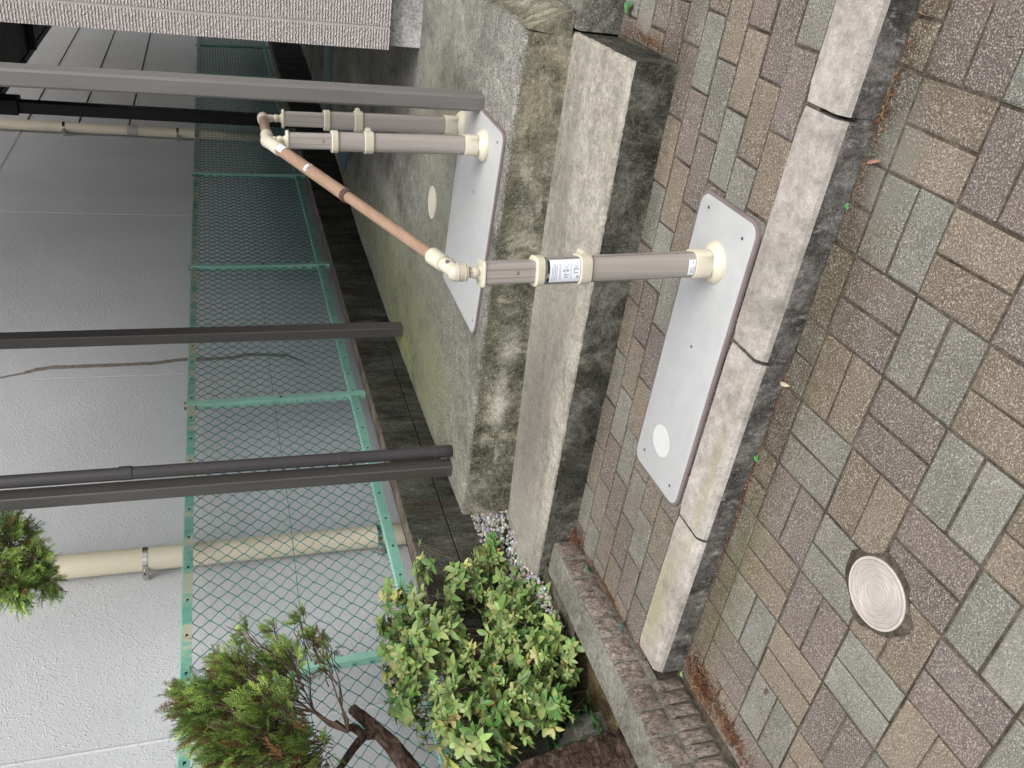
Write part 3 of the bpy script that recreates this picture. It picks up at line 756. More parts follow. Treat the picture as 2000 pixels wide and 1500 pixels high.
def hpost(cx_, cy_, zb, zring, zclamp, zfl, lx, rot):
    """lx: sideways lean of the top relative to the base"""
    H = zfl - zb
    cc = lambda z: (cx_ + lx[0] * (z - zb) / H, cy_ + lx[1] * (z - zb) / H)
    outer = superell(.0335, .0335, 2.8, 32, rot); inner = superell(.0275, .0275, 5.5, 32, rot)
    m = MB(); loft(m, [(outer, cc(z), z) for z in (zb + .03, zring)], 0)
    # extruded side grooves
    pp = m.obj('post', M['alu'], hr)
    m = MB(); loft(m, [(inner, cc(z), z) for z in (zring - .02, zfl)], 0, False)
    ip = m.obj('inner_tube', M['alu'], pp)
    m = MB()
    for s_ in (-1, 1):
        for off in (.010,):
            pts = []
            for z in (zring, zfl):
                c_ = cc(z); u = (math.cos(rot), math.sin(rot)); w_ = (-math.sin(rot), math.cos(rot))
                pts.append((c_[0] + u[0] * s_ * off - w_[0] * .0278, c_[1] + u[1] * s_ * off - w_[1] * .0278, z))
            m.tube(pts, .0006, 4, 0)
    for s_ in (-1, 1):
        pts = []
        for z in (zb + .06, zring - .005):
            c_ = cc(z); u = (math.cos(rot), math.sin(rot)); w_ = (-math.sin(rot), math.cos(rot))
            pts.append((c_[0] + u[0] * s_ * .0318 - w_[0] * .016, c_[1] + u[1] * s_ * .0318 - w_[1] * .016, z))
        m.tube(pts, .0018, 4, 0)
    m.obj('groove', M['alu_dark'], pp)
    # base dome and collar
    m = MB(); dome = []
    for (r_, dz) in ((.060, 0), (.0605, .004), (.058, .012), (.052, .020), (.044, .027), (.039, .032)): dome.append((superell(r_, r_, 2, 32, rot), cc(zb), zb + dz))
    for (r_, dz) in ((.0385, .034), (.0385, .078), (.037, .081), (.0345, .081)): dome.append((superell(r_, r_, 3.2, 32, rot), cc(zb + dz), zb + dz))
    loft(m, dome, 0, True, True); m.obj('base_flange', M['cream'], pp)
    # collar rings
    m = MB(); rg = lambda r_: superell(r_, r_, 3.2, 32, rot)
    loft(m, [(rg(.0345), cc(zring - .022), zring - .022), (rg(.0385), cc(zring - .020), zring - .020), (rg(.0385), cc(zring - .002), zring - .002), (rg(.036), cc(zring), zring), (rg(.029), cc(zring), zring + .001)], 0)
    m.obj('collar', M['cream'], pp)
    m = MB()
    loft(m, [(rg(.0345), cc(zclamp - .016), zclamp - .016), (rg(.0385), cc(zclamp - .014), zclamp - .014), (rg(.039), cc(zclamp), zclamp), (rg(.0385), cc(zclamp + .014), zclamp + .014), (rg(.0345), cc(zclamp + .016), zclamp + .016)], 0)
    c_ = cc(zclamp); u = Vector((math.cos(rot), math.sin(rot), 0)); w_ = Vector((-math.sin(rot), math.cos(rot), 0)); cv = Vector((c_[0], c_[1], zclamp))
    q = cv + u * .040
    m.tube([q - w_ * .012, q + w_ * .012], .007, 8); m.tube([q + w_ * .003 + u * .001, q + w_ * .018 + u * .001], .010, 10)
    m.obj('clamp', M['cream'], pp)
    # top flange plate with gusset neck
    m = MB(); ring8 = superell(.034, .030, 6, 32, rot)
    loft(m, [(scale_ring(ring8, .93), cc(zfl - .002), zfl - .002), (ring8, cc(zfl), zfl), (ring8, cc(zfl), zfl + .004), (scale_ring(ring8, .93), cc(zfl), zfl + .007)], 0)
    c_ = cc(zfl); loft(m, [(superell(.020, .012, 2.5, 20, rot), c_, zfl + .004), (superell(.012, .009, 2.5, 20, rot), c_, zfl + .016), (superell(.0105, .0085, 2.5, 20, rot), c_, zfl + .026)], 0)
    m.obj('top_flange', M['cream'], pp)
    return pp, cc, outer, rot
def ball(mb, c_, r, mi=0, sc=(1, 1, 1)):
    bm = bmesh.new(); bmesh.ops.create_uvsphere(bm, u_segments=16, v_segments=10, radius=r)
    for v in bm.verts: v.co = Vector((v.co.x * sc[0], v.co.y * sc[1], v.co.z * sc[2])) + Vector(c_)
    mb.bm(bm, mi, None, True)
# front post
ROT = R(16)
fz = -.600
fp, fcc, fo, _ = hpost(-.838, 1.806, -1.270, -.738, -.872, fz - .006, (-.028, -.012), ROT)
# posts on the landing
b1, b1c, _, _ = hpost(-.898, 2.935, -.932, -.374, -.503, -.228, (-.018, -.004), ROT)
b2, b2c, _, _ = hpost(-.919, 3.245, -.932, -.383, -.512, -.236, (-.013, -.004), ROT)
fp['label'] = 'front handrail post on the footpath carrying a printed sticker'
# --- front joint
J0 = Vector((fcc(fz)[0] + .002, fcc(fz)[1], fz))
m = MB()
m.tube([J0 + Vector((0, 0, .012)), J0 + Vector((0, 0, .034))], .0125, 14)      # ribbed neck
for a in range(6):
    th = a * math.pi / 3; m.tube([J0 + Vector((math.cos(th) * .0125, math.sin(th) * .0125, .014)), J0 + Vector((math.cos(th) * .0125, math.sin(th) * .0125, .034))], .0022, 5)
ball(m, J0 + Vector((0, 0, .014)), .0155)
m.tube([J0 + Vector((0, 0, z)) for z in (.034, .035, .041, .042, .043, .053, .060, .068, .075, .080, .083)], [.019, .0215, .0215, .0205, .0222, .0222, .0225, .0215, .018, .012, .002], 24)
EL = J0 + Vector((0, 0, .056))
for zz_ in (.0415, .0600):
    m.tube([J0 + Vector((0, 0, zz_ - .0012)), J0 + Vector((0, 0, zz_)), J0 + Vector((0, 0, zz_ + .0012))], [.0222, .0236, .0222], 24)
fj = m.obj('rail_joint', M['cream'], hr)
R0 = Vector((-.868, 1.855, -.520)); R1 = Vector((-.915, 2.865, -.178))
dr = (R1 - R0).normalized()
A0 = R0 - dr * .0
m = MB(); m.tube([EL, EL.lerp(A0, .5) + Vector((0, 0, .003)), A0 + dr * .004], [.0205, .0185, .018], 16)
m.tube([A0 - dr * .006, A0 - dr * .004, A0 + dr * .050, A0 + dr * .052], [.018, .0215, .0222, .0205], 24)
ball(m, EL.lerp(A0, .60) + Vector((.002, 0, .002)), .0205)
m.obj('rail_socket', M['cream'], fj)
m = MB(); pc = EL.lerp(A0, .62) + Vector((.013, -.008, .006)); m.tube([pc, pc + Vector((.006, -.004, .002))], .0055, 10); m.obj('screw', M['screw'], fj)
# --- sloping rail in two telescoping tubes
mid = R0.lerp(R1, .50)
m = MB(); m.tube([R0 + dr * .03, mid], .0158, 24); r_low = m.obj('rail', M['rail'], hr)
m = MB(); m.tube([mid, R1 + dr * .005], .0192, 24); r_up = m.obj('rail', M['rail'], hr)
m = MB(); m.tube([mid - dr * .014, mid - dr * .012, mid + dr * .006, mid + dr * .008], [.0185, .0205, .0208, .0195], 24); m.obj('rail_collar', M['rail_collar'], r_up)
# --- upper joints
E1 = Vector((b1c(-.228)[0] - .010, b1c(-.228)[1] + .010, -.163)); E2 = Vector((b2c(-.236)[0] - .004, b2c(-.236)[1] + .0, -.163))
for (cc_, zf, E_, nm) in ((b1c, -.222, E1, 1), (b2c, -.230, E2, 2)):
    b_ = Vector((cc_(zf)[0], cc_(zf)[1], zf)); m = MB()
    m.tube([b_ + Vector((0, 0, .010)), b_ + Vector((0, 0, .032))], .0115, 12)
    ball(m, b_ + Vector((0, 0, .020)), .0145)
    m.tube([b_ + Vector((0, 0, .030)), b_.lerp(E_, .8)], [.012, .016], 12)
    m.obj('neck', M['cream'], hr)
m = MB()
dh = (E2 - E1).normalized()
m.tube([R1 - dr * .055, R1 - dr * .053, R1 - dr * .0, R1 + dr * .012, E1 + Vector((0, 0, .004)), E1 + dh * .03, E1 + dh * .075, E1 + dh * .077], [.0195, .0222, .0222, .0215, .0215, .0215, .0215, .019], 22)
m.obj('rail_elbow', M['cream'], hr)
m = MB(); m.tube([E1 + dh * .07, E2], .0172, 20); m.obj('short_rail', M['rail'], hr)
m = MB(); m.tube([E2 - dh * .03, E2 - dh * .028, E2 + dh * .010, E2 + dh * .022, E2 + dh * .028], [.019, .0212, .0212, .016, .004], 22); m.obj('end_cap', M['cream'], hr)
# --- stickers on the rail
def on_tube(P, dvec, r, th0, s, a):
    """s along, a arc length round"""
    d_ = dvec.normalized(); side = Vector((0, 0, 1)); u = (side - d_ * side.dot(d_)).normalized(); w_ = d_.cross(u)
    th = th0 + a / r; return P + d_ * s + u * (math.cos(th) * r) + w_ * (math.sin(th) * r)
def sticker_tube(P, dvec, r, th0, ls, la, mats, name, parent, marks):
    m = MB(); n = 10
    g = lambda s, a, e=0.: on_tube(P, dvec, r + .0004 + e, th0, s, a)
    for i in range(n):
        a0, a1 = -la / 2 + la * i / n, -la / 2 + la * (i + 1) / n
        m.add([g(-ls / 2, a0), g(ls / 2, a0), g(ls / 2, a1), g(-ls / 2, a1)], [(0, 1, 2, 3)], 0)
    for (s0, s1, a0, a1, mi) in marks:
        k = 5
        for i in range(k):
            q0, q1 = a0 + (a1 - a0) * i / k, a0 + (a1 - a0) * (i + 1) / k
            m.add([g(s0, q0, .0003), g(s1, q0, .0003), g(s1, q1, .0003), g(s0, q1, .0003)], [(0, 1, 2, 3)], mi)
    return m.obj(name, mats, parent)
rq = random.Random(21)
TH = R(58)
mk = [(-.010 + i * .006, -.0075 + i * .006, -.010, rq.uniform(.002, .009), 1) for i in range(4)]
sticker_tube(R1 - dr * .078, dr, .0192, TH, .044, .030, [M['paper_blank'], M['ink_grey']], 'sticker', r_up, mk)
mk = [(-.004, .001, -.012 + i * .0045, -.0095 + i * .0045, 1) for i in range(3)] + [(-.005, .005, .006, .012, 2)]
sticker_tube(R1 - dr * .285, dr, .0192, TH, .014, .036, [M['paper_blank'], M['ink_grey'], M['ink']], 'sticker', r_up, mk)
# --- stickers on the front post (wrapped on the tube facing the street)
def on_post(cc, r, th0, z, a, e=.0006):
    c_ = cc(z); th = th0 + a / r
    # superellipse radius in that direction
    c0, s0 = math.cos(th - ROT), math.sin(th - ROT); rr = .0335 / ((abs(c0) ** 2.8 + abs(s0) ** 2.8) ** (1 / 2.8)) + e
    return Vector((c_[0] + math.cos(th) * rr, c_[1] + math.sin(th) * rr, z))
TF = math.atan2(-1.806, .838) + R(-2)   # towards the street side
def patch(m, cc, z0_, z1_, a0, a1, mi, e, n=12):
    for i in range(n):
        q0, q1 = a0 + (a1 - a0) * i / n, a0 + (a1 - a0) * (i + 1) / n
        m.add([on_post(cc, .0335, TF, z0_, q0, e), on_post(cc, .0335, TF, z0_, q1, e), on_post(cc, .0335, TF, z1_, q1, e), on_post(cc, .0335, TF, z1_, q0, e)], [(0, 1, 2, 3)], mi, None, True)
m = MB(); patch(m, fcc, -.854, -.772, -.030, .026, 0, .0006); patch(m, fcc, -.772, -.766, -.030, .026, 1, .0006)
zt_ = -.779
for i in range(4): patch(m, fcc, zt_ - i * .0042, zt_ - i * .0042 + .0012, -.024, rq.uniform(.004, .018), 2, .0010, 6)
for i in range(2): patch(m, fcc, -.7985 - i * .003, -.7985 - i * .003 + .0009, -.022, .018, 2, .0010, 6)
patch(m, fcc, -.8295, -.8285, -.022, .018, 2, .0010, 6)
for (ca, cz_, s_) in ((.006, -.8155, .0085), (.008, -.8425, .0080)):   # crossed-out pictograms
    for sg in (-1, 1):
        for k in range(8):
            t0, t1 = -1 + k / 4, -1 + (k + 1) / 4
            a0_, a1_ = ca + t0 * s_, ca + t1 * s_; zz0, zz1 = cz_ + sg * t0 * s_, cz_ + sg * t1 * s_
            m.add([on_post(fcc, .0335, TF, zz0 - .0006, a0_, .0012), on_post(fcc, .0335, TF, zz1 - .0006, a1_, .0012), on_post(fcc, .0335, TF, zz1 + .0006, a1_, .0012), on_post(fcc, .0335, TF, zz0 + .0006, a0_, .0012)], [(0, 1, 2, 3)], 2)
for (a0_, a1_, zz0, zz1) in ((-.018, -.016, -.823, -.812), (-.018, -.006, -.813, -.8115), (-.012, -.010, -.823, -.812), (-.003, .000, -.823, -.815), (-.004, .002, -.812, -.809), (-.008, -.006, -.848, -.838), (-.008, .004, -.8385, -.837), (.001, .003, -.848, -.838), (-.020, -.014, -.850, -.845)):
    patch(m, fcc, zz0, zz1, a0_, a1_, 2, .0010, 3)
st = m.obj('sticker', [M['paper'], M['ink'], M['ink_grey']], fp)
wrap_text('ABS', .007, lambda x, y: on_post(fcc, .0335, TF, -.769 + y, -.012 + x, .0012), st, M['paper'])
m = MB(); patch(m, fcc, -1.186, -1.166, -.028, .012, 0, .0006)
for i in range(4): patch(m, fcc, -1.184 + i * .0036, -1.184 + i * .0036 + .0013, -.022, rq.uniform(-.008, .0), 1, .0010, 4)
st2 = m.obj('sticker', [M['paper'], M['ink_grey']], fp)
wrap_text('EN', .006, lambda x, y: on_post(fcc, .0335, TF, -1.179 + y, .006 + x, .0012), st2, M['ink'])
def on_face(cc, z, a, e):
    c_ = cc(z); w_ = Vector((math.sin(ROT), -math.cos(ROT), 0)); u = Vector((math.cos(ROT), math.sin(ROT), 0))
    return Vector((c_[0], c_[1], z)) + w_ * (.0277 + e) + u * a
wrap_text('50', .0095, lambda x, y: on_face(fcc, -.690 + y, .001 + x, .0009), fp, M['ink'])
wrap_text('50', .0095, lambda x, y: on_face(b1c, -.345 + y, .001 + x, .0009), b1, M['ink'])
# --- base plates
def rrect(x0, x1, y0, y1, r, k=8, tilt=None):
    out = []
    for (cx2, cy2, a0) in ((x1 - r, y0 + r, -90), (x1 - r, y1 - r, 0), (x0 + r, y1 - r, 90), (x0 + r, y0 + r, 180)):
        for i in range(k + 1):
            a = R(a0 + 90 * i / k); out.append((cx2 + r * math.cos(a), cy2 + r * math.sin(a)))
    return out
def base_plate(poly, zf, screws, disc, edge_w=.010, th=.010):
    ins = []
    n = len(poly)
    for i in range(n):
        a = Vector(poly[i - 1]); b = Vector(poly[(i + 1) % n]); t_ = (b - a).normalized(); ins.append((poly[i][0] - t_.y * edge_w, poly[i][1] + t_.x * edge_w))
    m = MB(); m.prism(ins, lambda x, y: zf(x, y) + th + .0015, lambda x, y: zf(x, y) + .001, 0, 0, .0015, .0012, 0, 0, None)
    pl = m.obj('base_plate', M['plate'], hr)
    m = MB(); m.prism(poly, lambda x, y: zf(x, y) + th, lambda x, y: zf(x, y) + .001, 0, 0, .003, .003, 0, 0, None); m.obj('edge_trim', M['plate_edge'], pl)
    for (sx, sy) in screws:
        m = MB(); z = zf(sx, sy) + th + .0015; m.tube([(sx, sy, z), (sx, sy, z + .0012), (sx, sy, z + .0018)], [.0048, .0045, .002], 10); m.obj('screw', M['screw'], pl)
    if disc:
        m = MB(); z = lambda x, y: zf(x, y) + th + .0015; k = 32; cx2, cy2, r_ = disc
        m.add([(cx2 + r_ * math.cos(2 * math.pi * i / k), cy2 + r_ * math.sin(2 * math.pi * i / k), z(cx2 + r_ * math.cos(2 * math.pi * i / k), cy2 + r_ * math.sin(2 * math.pi * i / k)) + .0006) for i in range(k)], [tuple(range(k))]); m.obj('disc', M['plate_disc'], pl)
    return pl
pl1 = base_plate([(x + (y - 1.66) * -.02, y) for x, y in rrect(-1.605, -.668, 1.656, 1.950, .045)], z1,
           [(-.715, 1.895), (-.728, 1.715), (-1.10, 1.80), (-1.545, 1.895), (-1.548, 1.715)], (-1.452, 1.818, .052))
pl1['label'] = 'front base plate lying on the footpath beside the kerb'
zlp = lambda x, y: -.943
pl2 = base_plate([(x, y - .045 * (x + 1.2)) for x, y in rrect(-1.62, -.79, 2.745, 3.30, .045)], zlp,
           [(-.84, 2.79), (-1.56, 2.80), (-1.56, 3.2), (-1.1, 3.0), (-.84, 3.2)], None, .008)
pl2['label'] = 'rear base plate lying on the concrete landing'

# ================================================================ LIDS
def cyl_lid(cx2, cy2, r, zf, prof, mats, k=64, wave=0.):
    m = MB(); rings = []
    for (rr, h, mi) in prof:
        ring = []
        for i in range(k):
            th = 2 * math.pi * i / k
            w_ = 1 + wave * math.sin(6 * th + rr * 40) * (1 if .3 < rr < .82 else 0)
            x, y = cx2 + r * rr * w_ * math.cos(th), cy2 + r * rr * w_ * math.sin(th); ring.append((x, y, zf(x, y) + h))
        rings.append((ring, mi))
    for a in range(len(rings) - 1):
        for i in range(k):
            j = (i + 1) % k; m.add([rings[a][0][i], rings[a + 1][0][i], rings[a + 1][0][j], rings[a][0][j]], [(3, 2, 1, 0)], rings[a + 1][1], None, True)
    m.add(rings[0][0], [tuple(range(k))], rings[0][1]); return m
LX, LY = -1.297, 1.008
prof = [(.02, .0062, 0)]
rr = .22
prof += [(.20, .0060, 0), (.22, .0066, 0), (.30, .0066, 0), (.34, .0058, 0)]
q = .38
while q < .86: prof += [(q, .0072, 0), (q + .035, .0072, 0), (q + .05, .0050, 0), (q + .085, .0050, 0)]; q += .105
prof += [(.90, .0058, 0), (.905, .0035, 0), (.925, .0035, 0), (.93, .0066, 1), (.985, .0070, 1), (1.0, .0058, 1), (1.0, -.01, 1)]
lid = cyl_lid(LX, LY, .086, z0, prof, None, 72, .022)
lo = tag(lid.obj('utility_lid', [M['lid'], M['lid_rim']], loc=(LX, LY, z0(LX, LY))), 'round white utility lid with wavy relief set among the street pavers', 'utility lid')
m = MB(); k = 30; rl = random.Random(8)
for i in range(k):
    a0, a1 = 2 * math.pi * i / k, 2 * math.pi * (i + 1) / k
    ff = lambda q: 1.2 + .09 * math.cos(4 * q + .5) + .05 * math.sin(7 * q) + rl.uniform(-.025, .025)
    if i == 0: f0 = ff(a0)
    f1 = ff(a1) if i < k - 1 else fst
    if i == 0: fst = f0
    g = lambda a, f, h: (LX + .086 * f * math.cos(a), LY + .086 * f * math.sin(a), z0(LX + .086 * f * math.cos(a), LY + .086 * f * math.sin(a)) + h)
    m.add([g(a0, .99, .003), g(a0, f0, .0022), g(a1, f1, .0022), g(a1, .99, .003)], [(0, 1, 2, 3)]); f0 = f1
tag(m.obj('mortar_ring', M['joint']), kind='structure')
for (cx2, cy2, r_) in ((-1.40, 3.655, .076),):
    lid = cyl_lid(cx2, cy2, r_, zlp, [(.05, .004, 0), (.80, .004, 0), (.86, .003, 0), (.9, .0045, 0), (1., .004, 0), (1., -.004, 0)], None, 48)
    tag(lid.obj('drain_lid', M['drain_lid'], loc=(cx2, cy2, -.943)), 'small round beige drain lid flat on the landing behind the handrail plate', 'drain lid')
# teal plates further along the landing
def flat(name, pts, z, th, mat, label, cat, group=None):
    m = MB(); m.prism([(p[0], p[1]) for p in pts], lambda x, y: z + th, lambda x, y: z + .001, 0, 0, .002, .002, 0, 0, None)
    c_ = (sum(p[0] for p in pts) / len(pts), sum(p[1] for p in pts) / len(pts), z)
    return tag(m.obj(name, mat, loc=c_), label, cat, group)
flat('metal_plate', [(-2.31, 6.57), (-2.00, 6.22), (-1.80, 6.24), (-1.85, 6.72), (-2.26, 6.76)], -.943, .012, M['teal'], 'teal metal plate lying on the landing, nearer of the two', 'metal plate', 'teal plates on the landing')
flat('metal_plate', [(-2.20, 8.0), (-2.10, 7.50), (-1.90, 7.46), (-1.2, 7.5), (-1.2, 7.95)], -.943, .012, M['teal'], 'teal metal plate lying on the landing, farther of the two', 'metal plate', 'teal plates on the landing')

# ================================================================ PLANTER BORDER (split-face blocks)
bd = MB(); bx = lambda y: -2.222 - .012 * (y - 1.5)
y = -.2; rr_ = random.Random(31)
def rough_face(mb, y0_, y1_, zlo, zhi, rnd, ny=7, nz=5, mi=0):
    vs = []
    for i in range(ny + 1):
        for j in range(nz + 1):
            yy = y0_ + (y1_ - y0_) * i / ny; z_ = zlo + (zhi - zlo) * j / nz
            edge = i in (0, ny) or j in (0, nz)
            xx = bx(yy) + (-.004 if edge else rnd.uniform(-.002, .008)); vs.append((xx, yy, z_))
    mb.add(vs, [(i * (nz + 1) + j, (i + 1) * (nz + 1) + j, (i + 1) * (nz + 1) + j + 1, i * (nz + 1) + j + 1) for i in range(ny) for j in range(nz)], mi)
y = 2.205; zt = -1.192
gy = []
while y > -.9: gy.append(y); y -= .0985
for i in range(len(gy) - 1):
    rough_face(bd, gy[i + 1] + .0055, gy[i] - .0055, -1.286, zt - .003, rr_)
    for (a, b) in ((gy[i + 1] + .0028, (gy[i] + gy[i + 1]) / 2 - .0028), ((gy[i] + gy[i + 1]) / 2 + .0028, gy[i] - .0028)):
        if b < 1.52: rough_face(bd, a, b, -1.398, -1.297, rr_, 4, 5)
bd.box(-2.36, -2.236, -.9, 2.20, -1.55, zt - .012, 2)
bd.box(-2.30, -2.2335, -.9, 1.512, -1.42, -1.300, 1)
k = 0; y = 2.205
while y > -.9:
    y2 = y - .394 if k else 2.205 - .335
    w0, w1 = bx(y), bx(y2)
    bd.prism([(w0 - .158, y - .001), (w1 - .158, y2 + .001), (w1 - .006, y2 + .001), (w0 - .006, y - .001)], lambda x, yy: zt, lambda x, yy: -1.32, 1, 1, .005, .004, .001, .05, rr_)
    y = y2; k += 1
tag(bd.obj('planter_border', [M['split'], M['border_top'], M['joint']], loc=(-2.3, 1.4, -1.35)), 'low border of rough split-face concrete blocks edging the planting bed', 'border')
# soil bed
m = MB(); rso = random.Random(12); NX, NY = 22, 70
vs = []
for i in range(NX + 1):
    for j in range(NY + 1):
        x = -2.88 + (.60) * i / NX; yy = -.8 + 3.5 * j / NY
        z = -1.275 + .02 * noise.noise(Vector((x * 6, yy * 6, 0))) + .008 * noise.noise(Vector((x * 30, yy * 30, 3))) + .03 * max(0, (-2.5 - x)) * 2
        vs.append((x, yy, z))
m.add(vs, [(i * (NY + 1) + j, (i + 1) * (NY + 1) + j, (i + 1) * (NY + 1) + j + 1, i * (NY + 1) + j + 1) for i in range(NX) for j in range(NY)], 0, None, True)
tag(m.obj('soil', M['soil']), kind='structure')
m = MB(); m.prism([(-2.85, -.9), (-2.63, -.9), (-2.63, 1.70), (-2.85, 1.74)], lambda x, y: -1.15, lambda x, y: -1.4, 0, 0, .008, .006, .002, .05, rs)
tag(m.obj('concrete_footing', M['border_top'], loc=(-2.7, .5, -1.3)), 'plain concrete footing at the foot of the block wall behind the tree trunk', 'footing')

# ---------------------------------------------------------------- gravel (uncountable)
m = MB(); rg_ = random.Random(17)
m.add([(-2.86, 1.9, -1.20), (-2.36, 1.9, -1.20), (-2.40, 2.75, -1.185), (-2.86, 3.6, -1.185)], [(0, 1, 2, 3)], 1)
ico = bmesh.new(); bmesh.ops.create_icosphere(ico, subdivisions=1, radius=1.); iv = [v.co.copy() for v in ico.verts]; iff = [[v.index for v in f.verts] for f in ico.faces]; ico.free()
GC = [(.28, .275, .27), (.36, .35, .34), (.24, .235, .23), (.30, .29, .28), (.34, .29, .23), (.20, .195, .19), (.50, .49, .48)]
for i in range(2300):
    yy = rg_.uniform(1.95, 3.3); x = rg_.uniform(-2.84, -2.43)
    s_ = rg_.uniform(.005, .011); z = -1.172 + rg_.uniform(-.008, .010) + (.015 if yy > 2.6 else 0)
    sc = Vector((s_ * rg_.uniform(.8, 1.4), s_ * rg_.uniform(.8, 1.3), s_ * rg_.uniform(.5, .9)))
    rm = Matrix.Rotation(rg_.uniform(0, 6.28), 3, Vector((rg_.uniform(-1, 1), rg_.uniform(-1, 1), rg_.uniform(-1, 1))).normalized())
    c_ = rg_.choice(GC); c_ = tuple(v * rg_.uniform(.8, 1.15) for v in c_)
    m.add([rm @ Vector((v.x * sc.x, v.y * sc.y, v.z * sc.z)) * rg_.uniform(.9, 1.1) + Vector((x, yy, z)) for v in iv], iff, 0, c_)
tag(m.obj('gravel', [M['stone'], M['joint']]), kind='stuff')

# ---------------------------------------------------------------- leaf litter (uncountable)
m = MB(); rl = random.Random(23)
LC = [(.13, .055, .028), (.085, .04, .022), (.19, .095, .05), (.06, .032, .022), (.24, .17, .10), (.17, .065, .028)]
def straw(mb, p, L, rnd, w=.0012):
    a = rnd.uniform(0, 6.28); dv = Vector((math.cos(a), math.sin(a), rnd.uniform(-.1, .35))); n_ = Vector((-dv.y, dv.x, 0)).normalized() * w
    pts = [p + dv * L * t_ + Vector((0, 0, -.25 * L * t_ * t_)) + n_ * rnd.uniform(-2, 2) for t_ in (0, .5, 1)]
    c_ = rnd.choice(LC); k_ = rnd.uniform(.6, 1.3); c_ = tuple(min(1, v * k_) for v in c_)
    mb.add([pts[0] - n_, pts[0] + n_, pts[1] + n_ * 1.2, pts[1] - n_ * 1.2, pts[2]], [(0, 1, 2, 3), (3, 2, 4)], 0, c_)
def pile(cx2, cy2, rx, ry, n, zf, hgt=.02, L=(.01, .04), rot=0.):
    for i in range(n):
        a, q = rl.uniform(0, 6.28), abs(rl.gauss(0, .5))
        u, v = math.cos(a) * q * rx, math.sin(a) * q * ry
        x, y = cx2 + u * math.cos(rot) - v * math.sin(rot), cy2 + u * math.sin(rot) + v * math.cos(rot)
        z = zf(x, y) + .001 + hgt * max(0, 1 - q) * rl.uniform(0, 1); straw(m, Vector((x, y, z)), rl.uniform(*L), rl)
pile(-2.12, 1.40, .075, .13, 900, z0, .035, rot=-.15)
pile(-2.13, 1.22, .05, .16, 380, z0, .012)
pile(-2.23, 2.20, .06, .10, 520, z1, .03)
pile(-2.215, 1.90, .014, .34, 520, z1, .006, (.006, .022))
pile(-1.4, 1.51, .9, .011, 420, z0, .003, (.004, .016))
pile(-.33, 1.50, .30, .018, 130, z0, .004, (.006, .022))
pile(-.40, 2.45, .02, .20, 300, z1, .006, (.004, .014))
pile(-1.4, 2.235, .9, .008, 220, z1, .003, (.004, .012))
pile(-2.42, 1.6, .06, .6, 260, lambda x, y: -1.262, .01, (.01, .04))
pile(-2.42, 2.2, .03, .3, 300, lambda x, y: -1.262, .02, (.01, .04))
for i in range(260): 
    x, y = rl.uniform(-2.15, .3), rl.uniform(.45, 1.5); straw(m, Vector((x, y, z0(x, y) + .001)), rl.uniform(.006, .02), rl, .0007)
tag(m.obj('leaf_litter', M['litter']), kind='stuff')
def dryleaf(name, p, L, wd, ang, col, label, zf):
    m = MB(); k = 7; vs = []; d_ = Vector((math.cos(ang), math.sin(ang), 0)); n_ = Vector((-d_.y, d_.x, 0)); P_ = Vector((p[0], p[1], zf(*p) + .003))
    for i in range(k + 1):
        t_ = i / k; w_ = wd * math.sin(math.pi * min(1, t_ * .9 + .05)) ** .8; c_ = P_ + d_ * L * (t_ - .5) + Vector((0, 0, .004 * math.sin(3 * t_)))
        vs += [c_ - n_ * w_ + Vector((0, 0, .003)), c_, c_ + n_ * w_ + Vector((0, 0, .003))]
    m.add(vs, [(3 * i + j, 3 * i + 3 + j, 3 * i + 4 + j, 3 * i + 1 + j) for i in range(k) for j in range(2)], 0, col, True)
    tag(m.obj(name, M['litter'], loc=P_), label, 'dead leaf', 'dead leaves on the pavers')
dryleaf('dead_leaf', (-1.04, 1.502), .040, .006, 1.9, (.52, .44, .30), 'pale curled dead leaf at the foot of the kerb below the front base plate', z0)
dryleaf('dead_leaf', (-.44, 1.475), .045, .004, 2.0, (.36, .22, .15), 'thin brown dead leaf at the kerb foot on the right', z0)
dryleaf('dead_leaf', (-1.86, 1.17), .022, .004, .2, (.12, .03, .02), 'small dark red dead leaf on the pavers near the brush pile', z0)
# ---------------------------------------------------------------- weeds
def leaf(mb, base, dirv, up, L, wd, col, droop=.25, fold=.25, k=5, tip=1.):
    d_ = dirv.normalized(); s_ = d_.cross(up); s_ = s_.normalized() if s_.length > 1e-6 else Vector((1, 0, 0)); n_ = s_.cross(d_)
    vs = []
    for i in range(k + 1):
        t_ = i / k; w_ = wd * (math.sin(math.pi * (t_ ** .92)) ** .75 if 0 < t_ < 1 else .03)
        c_ = base + d_ * (L * t_) - n_ * 0 + Vector((0, 0, -1)) * (droop * L * t_ * t_)
        vs += [c_ - s_ * w_ + n_ * (w_ * fold), c_, c_ + s_ * w_ + n_ * (w_ * fold)]
    mb.add(vs, [(3 * i + j, 3 * i + 3 + j, 3 * i + 4 + j, 3 * i + 1 + j) for i in range(k) for j in range(2)], 0, col, True)
rw = random.Random(41)
def weed(x, y, z, n, L, label, col=(.10, .26, .10), h=.02):
    m = MB()
    for i in range(n):
        a = 2 * math.pi * i / n + rw.uniform(-.4, .4); b_ = Vector((x, y, z + h * rw.uniform(.3, 1)))
        m.tube([(x, y, z), b_], .0008, 4, 0, (.1, .2, .06), False)
        leaf(m, b_, Vector((math.cos(a), math.sin(a), .35)), Vector((0, 0, 1)), L * rw.uniform(.7, 1.1), L * .34, tuple(v * rw.uniform(.8, 1.2) for v in col), .2)
    tag(m.obj('weed', M['leaf'], loc=(x, y, z)), label, 'weed', 'weeds along the kerb and border')
weed(-.335, 2.60, z1(-.33, 2.6), 5, .03, 'small green weed in the corner between step and apron')
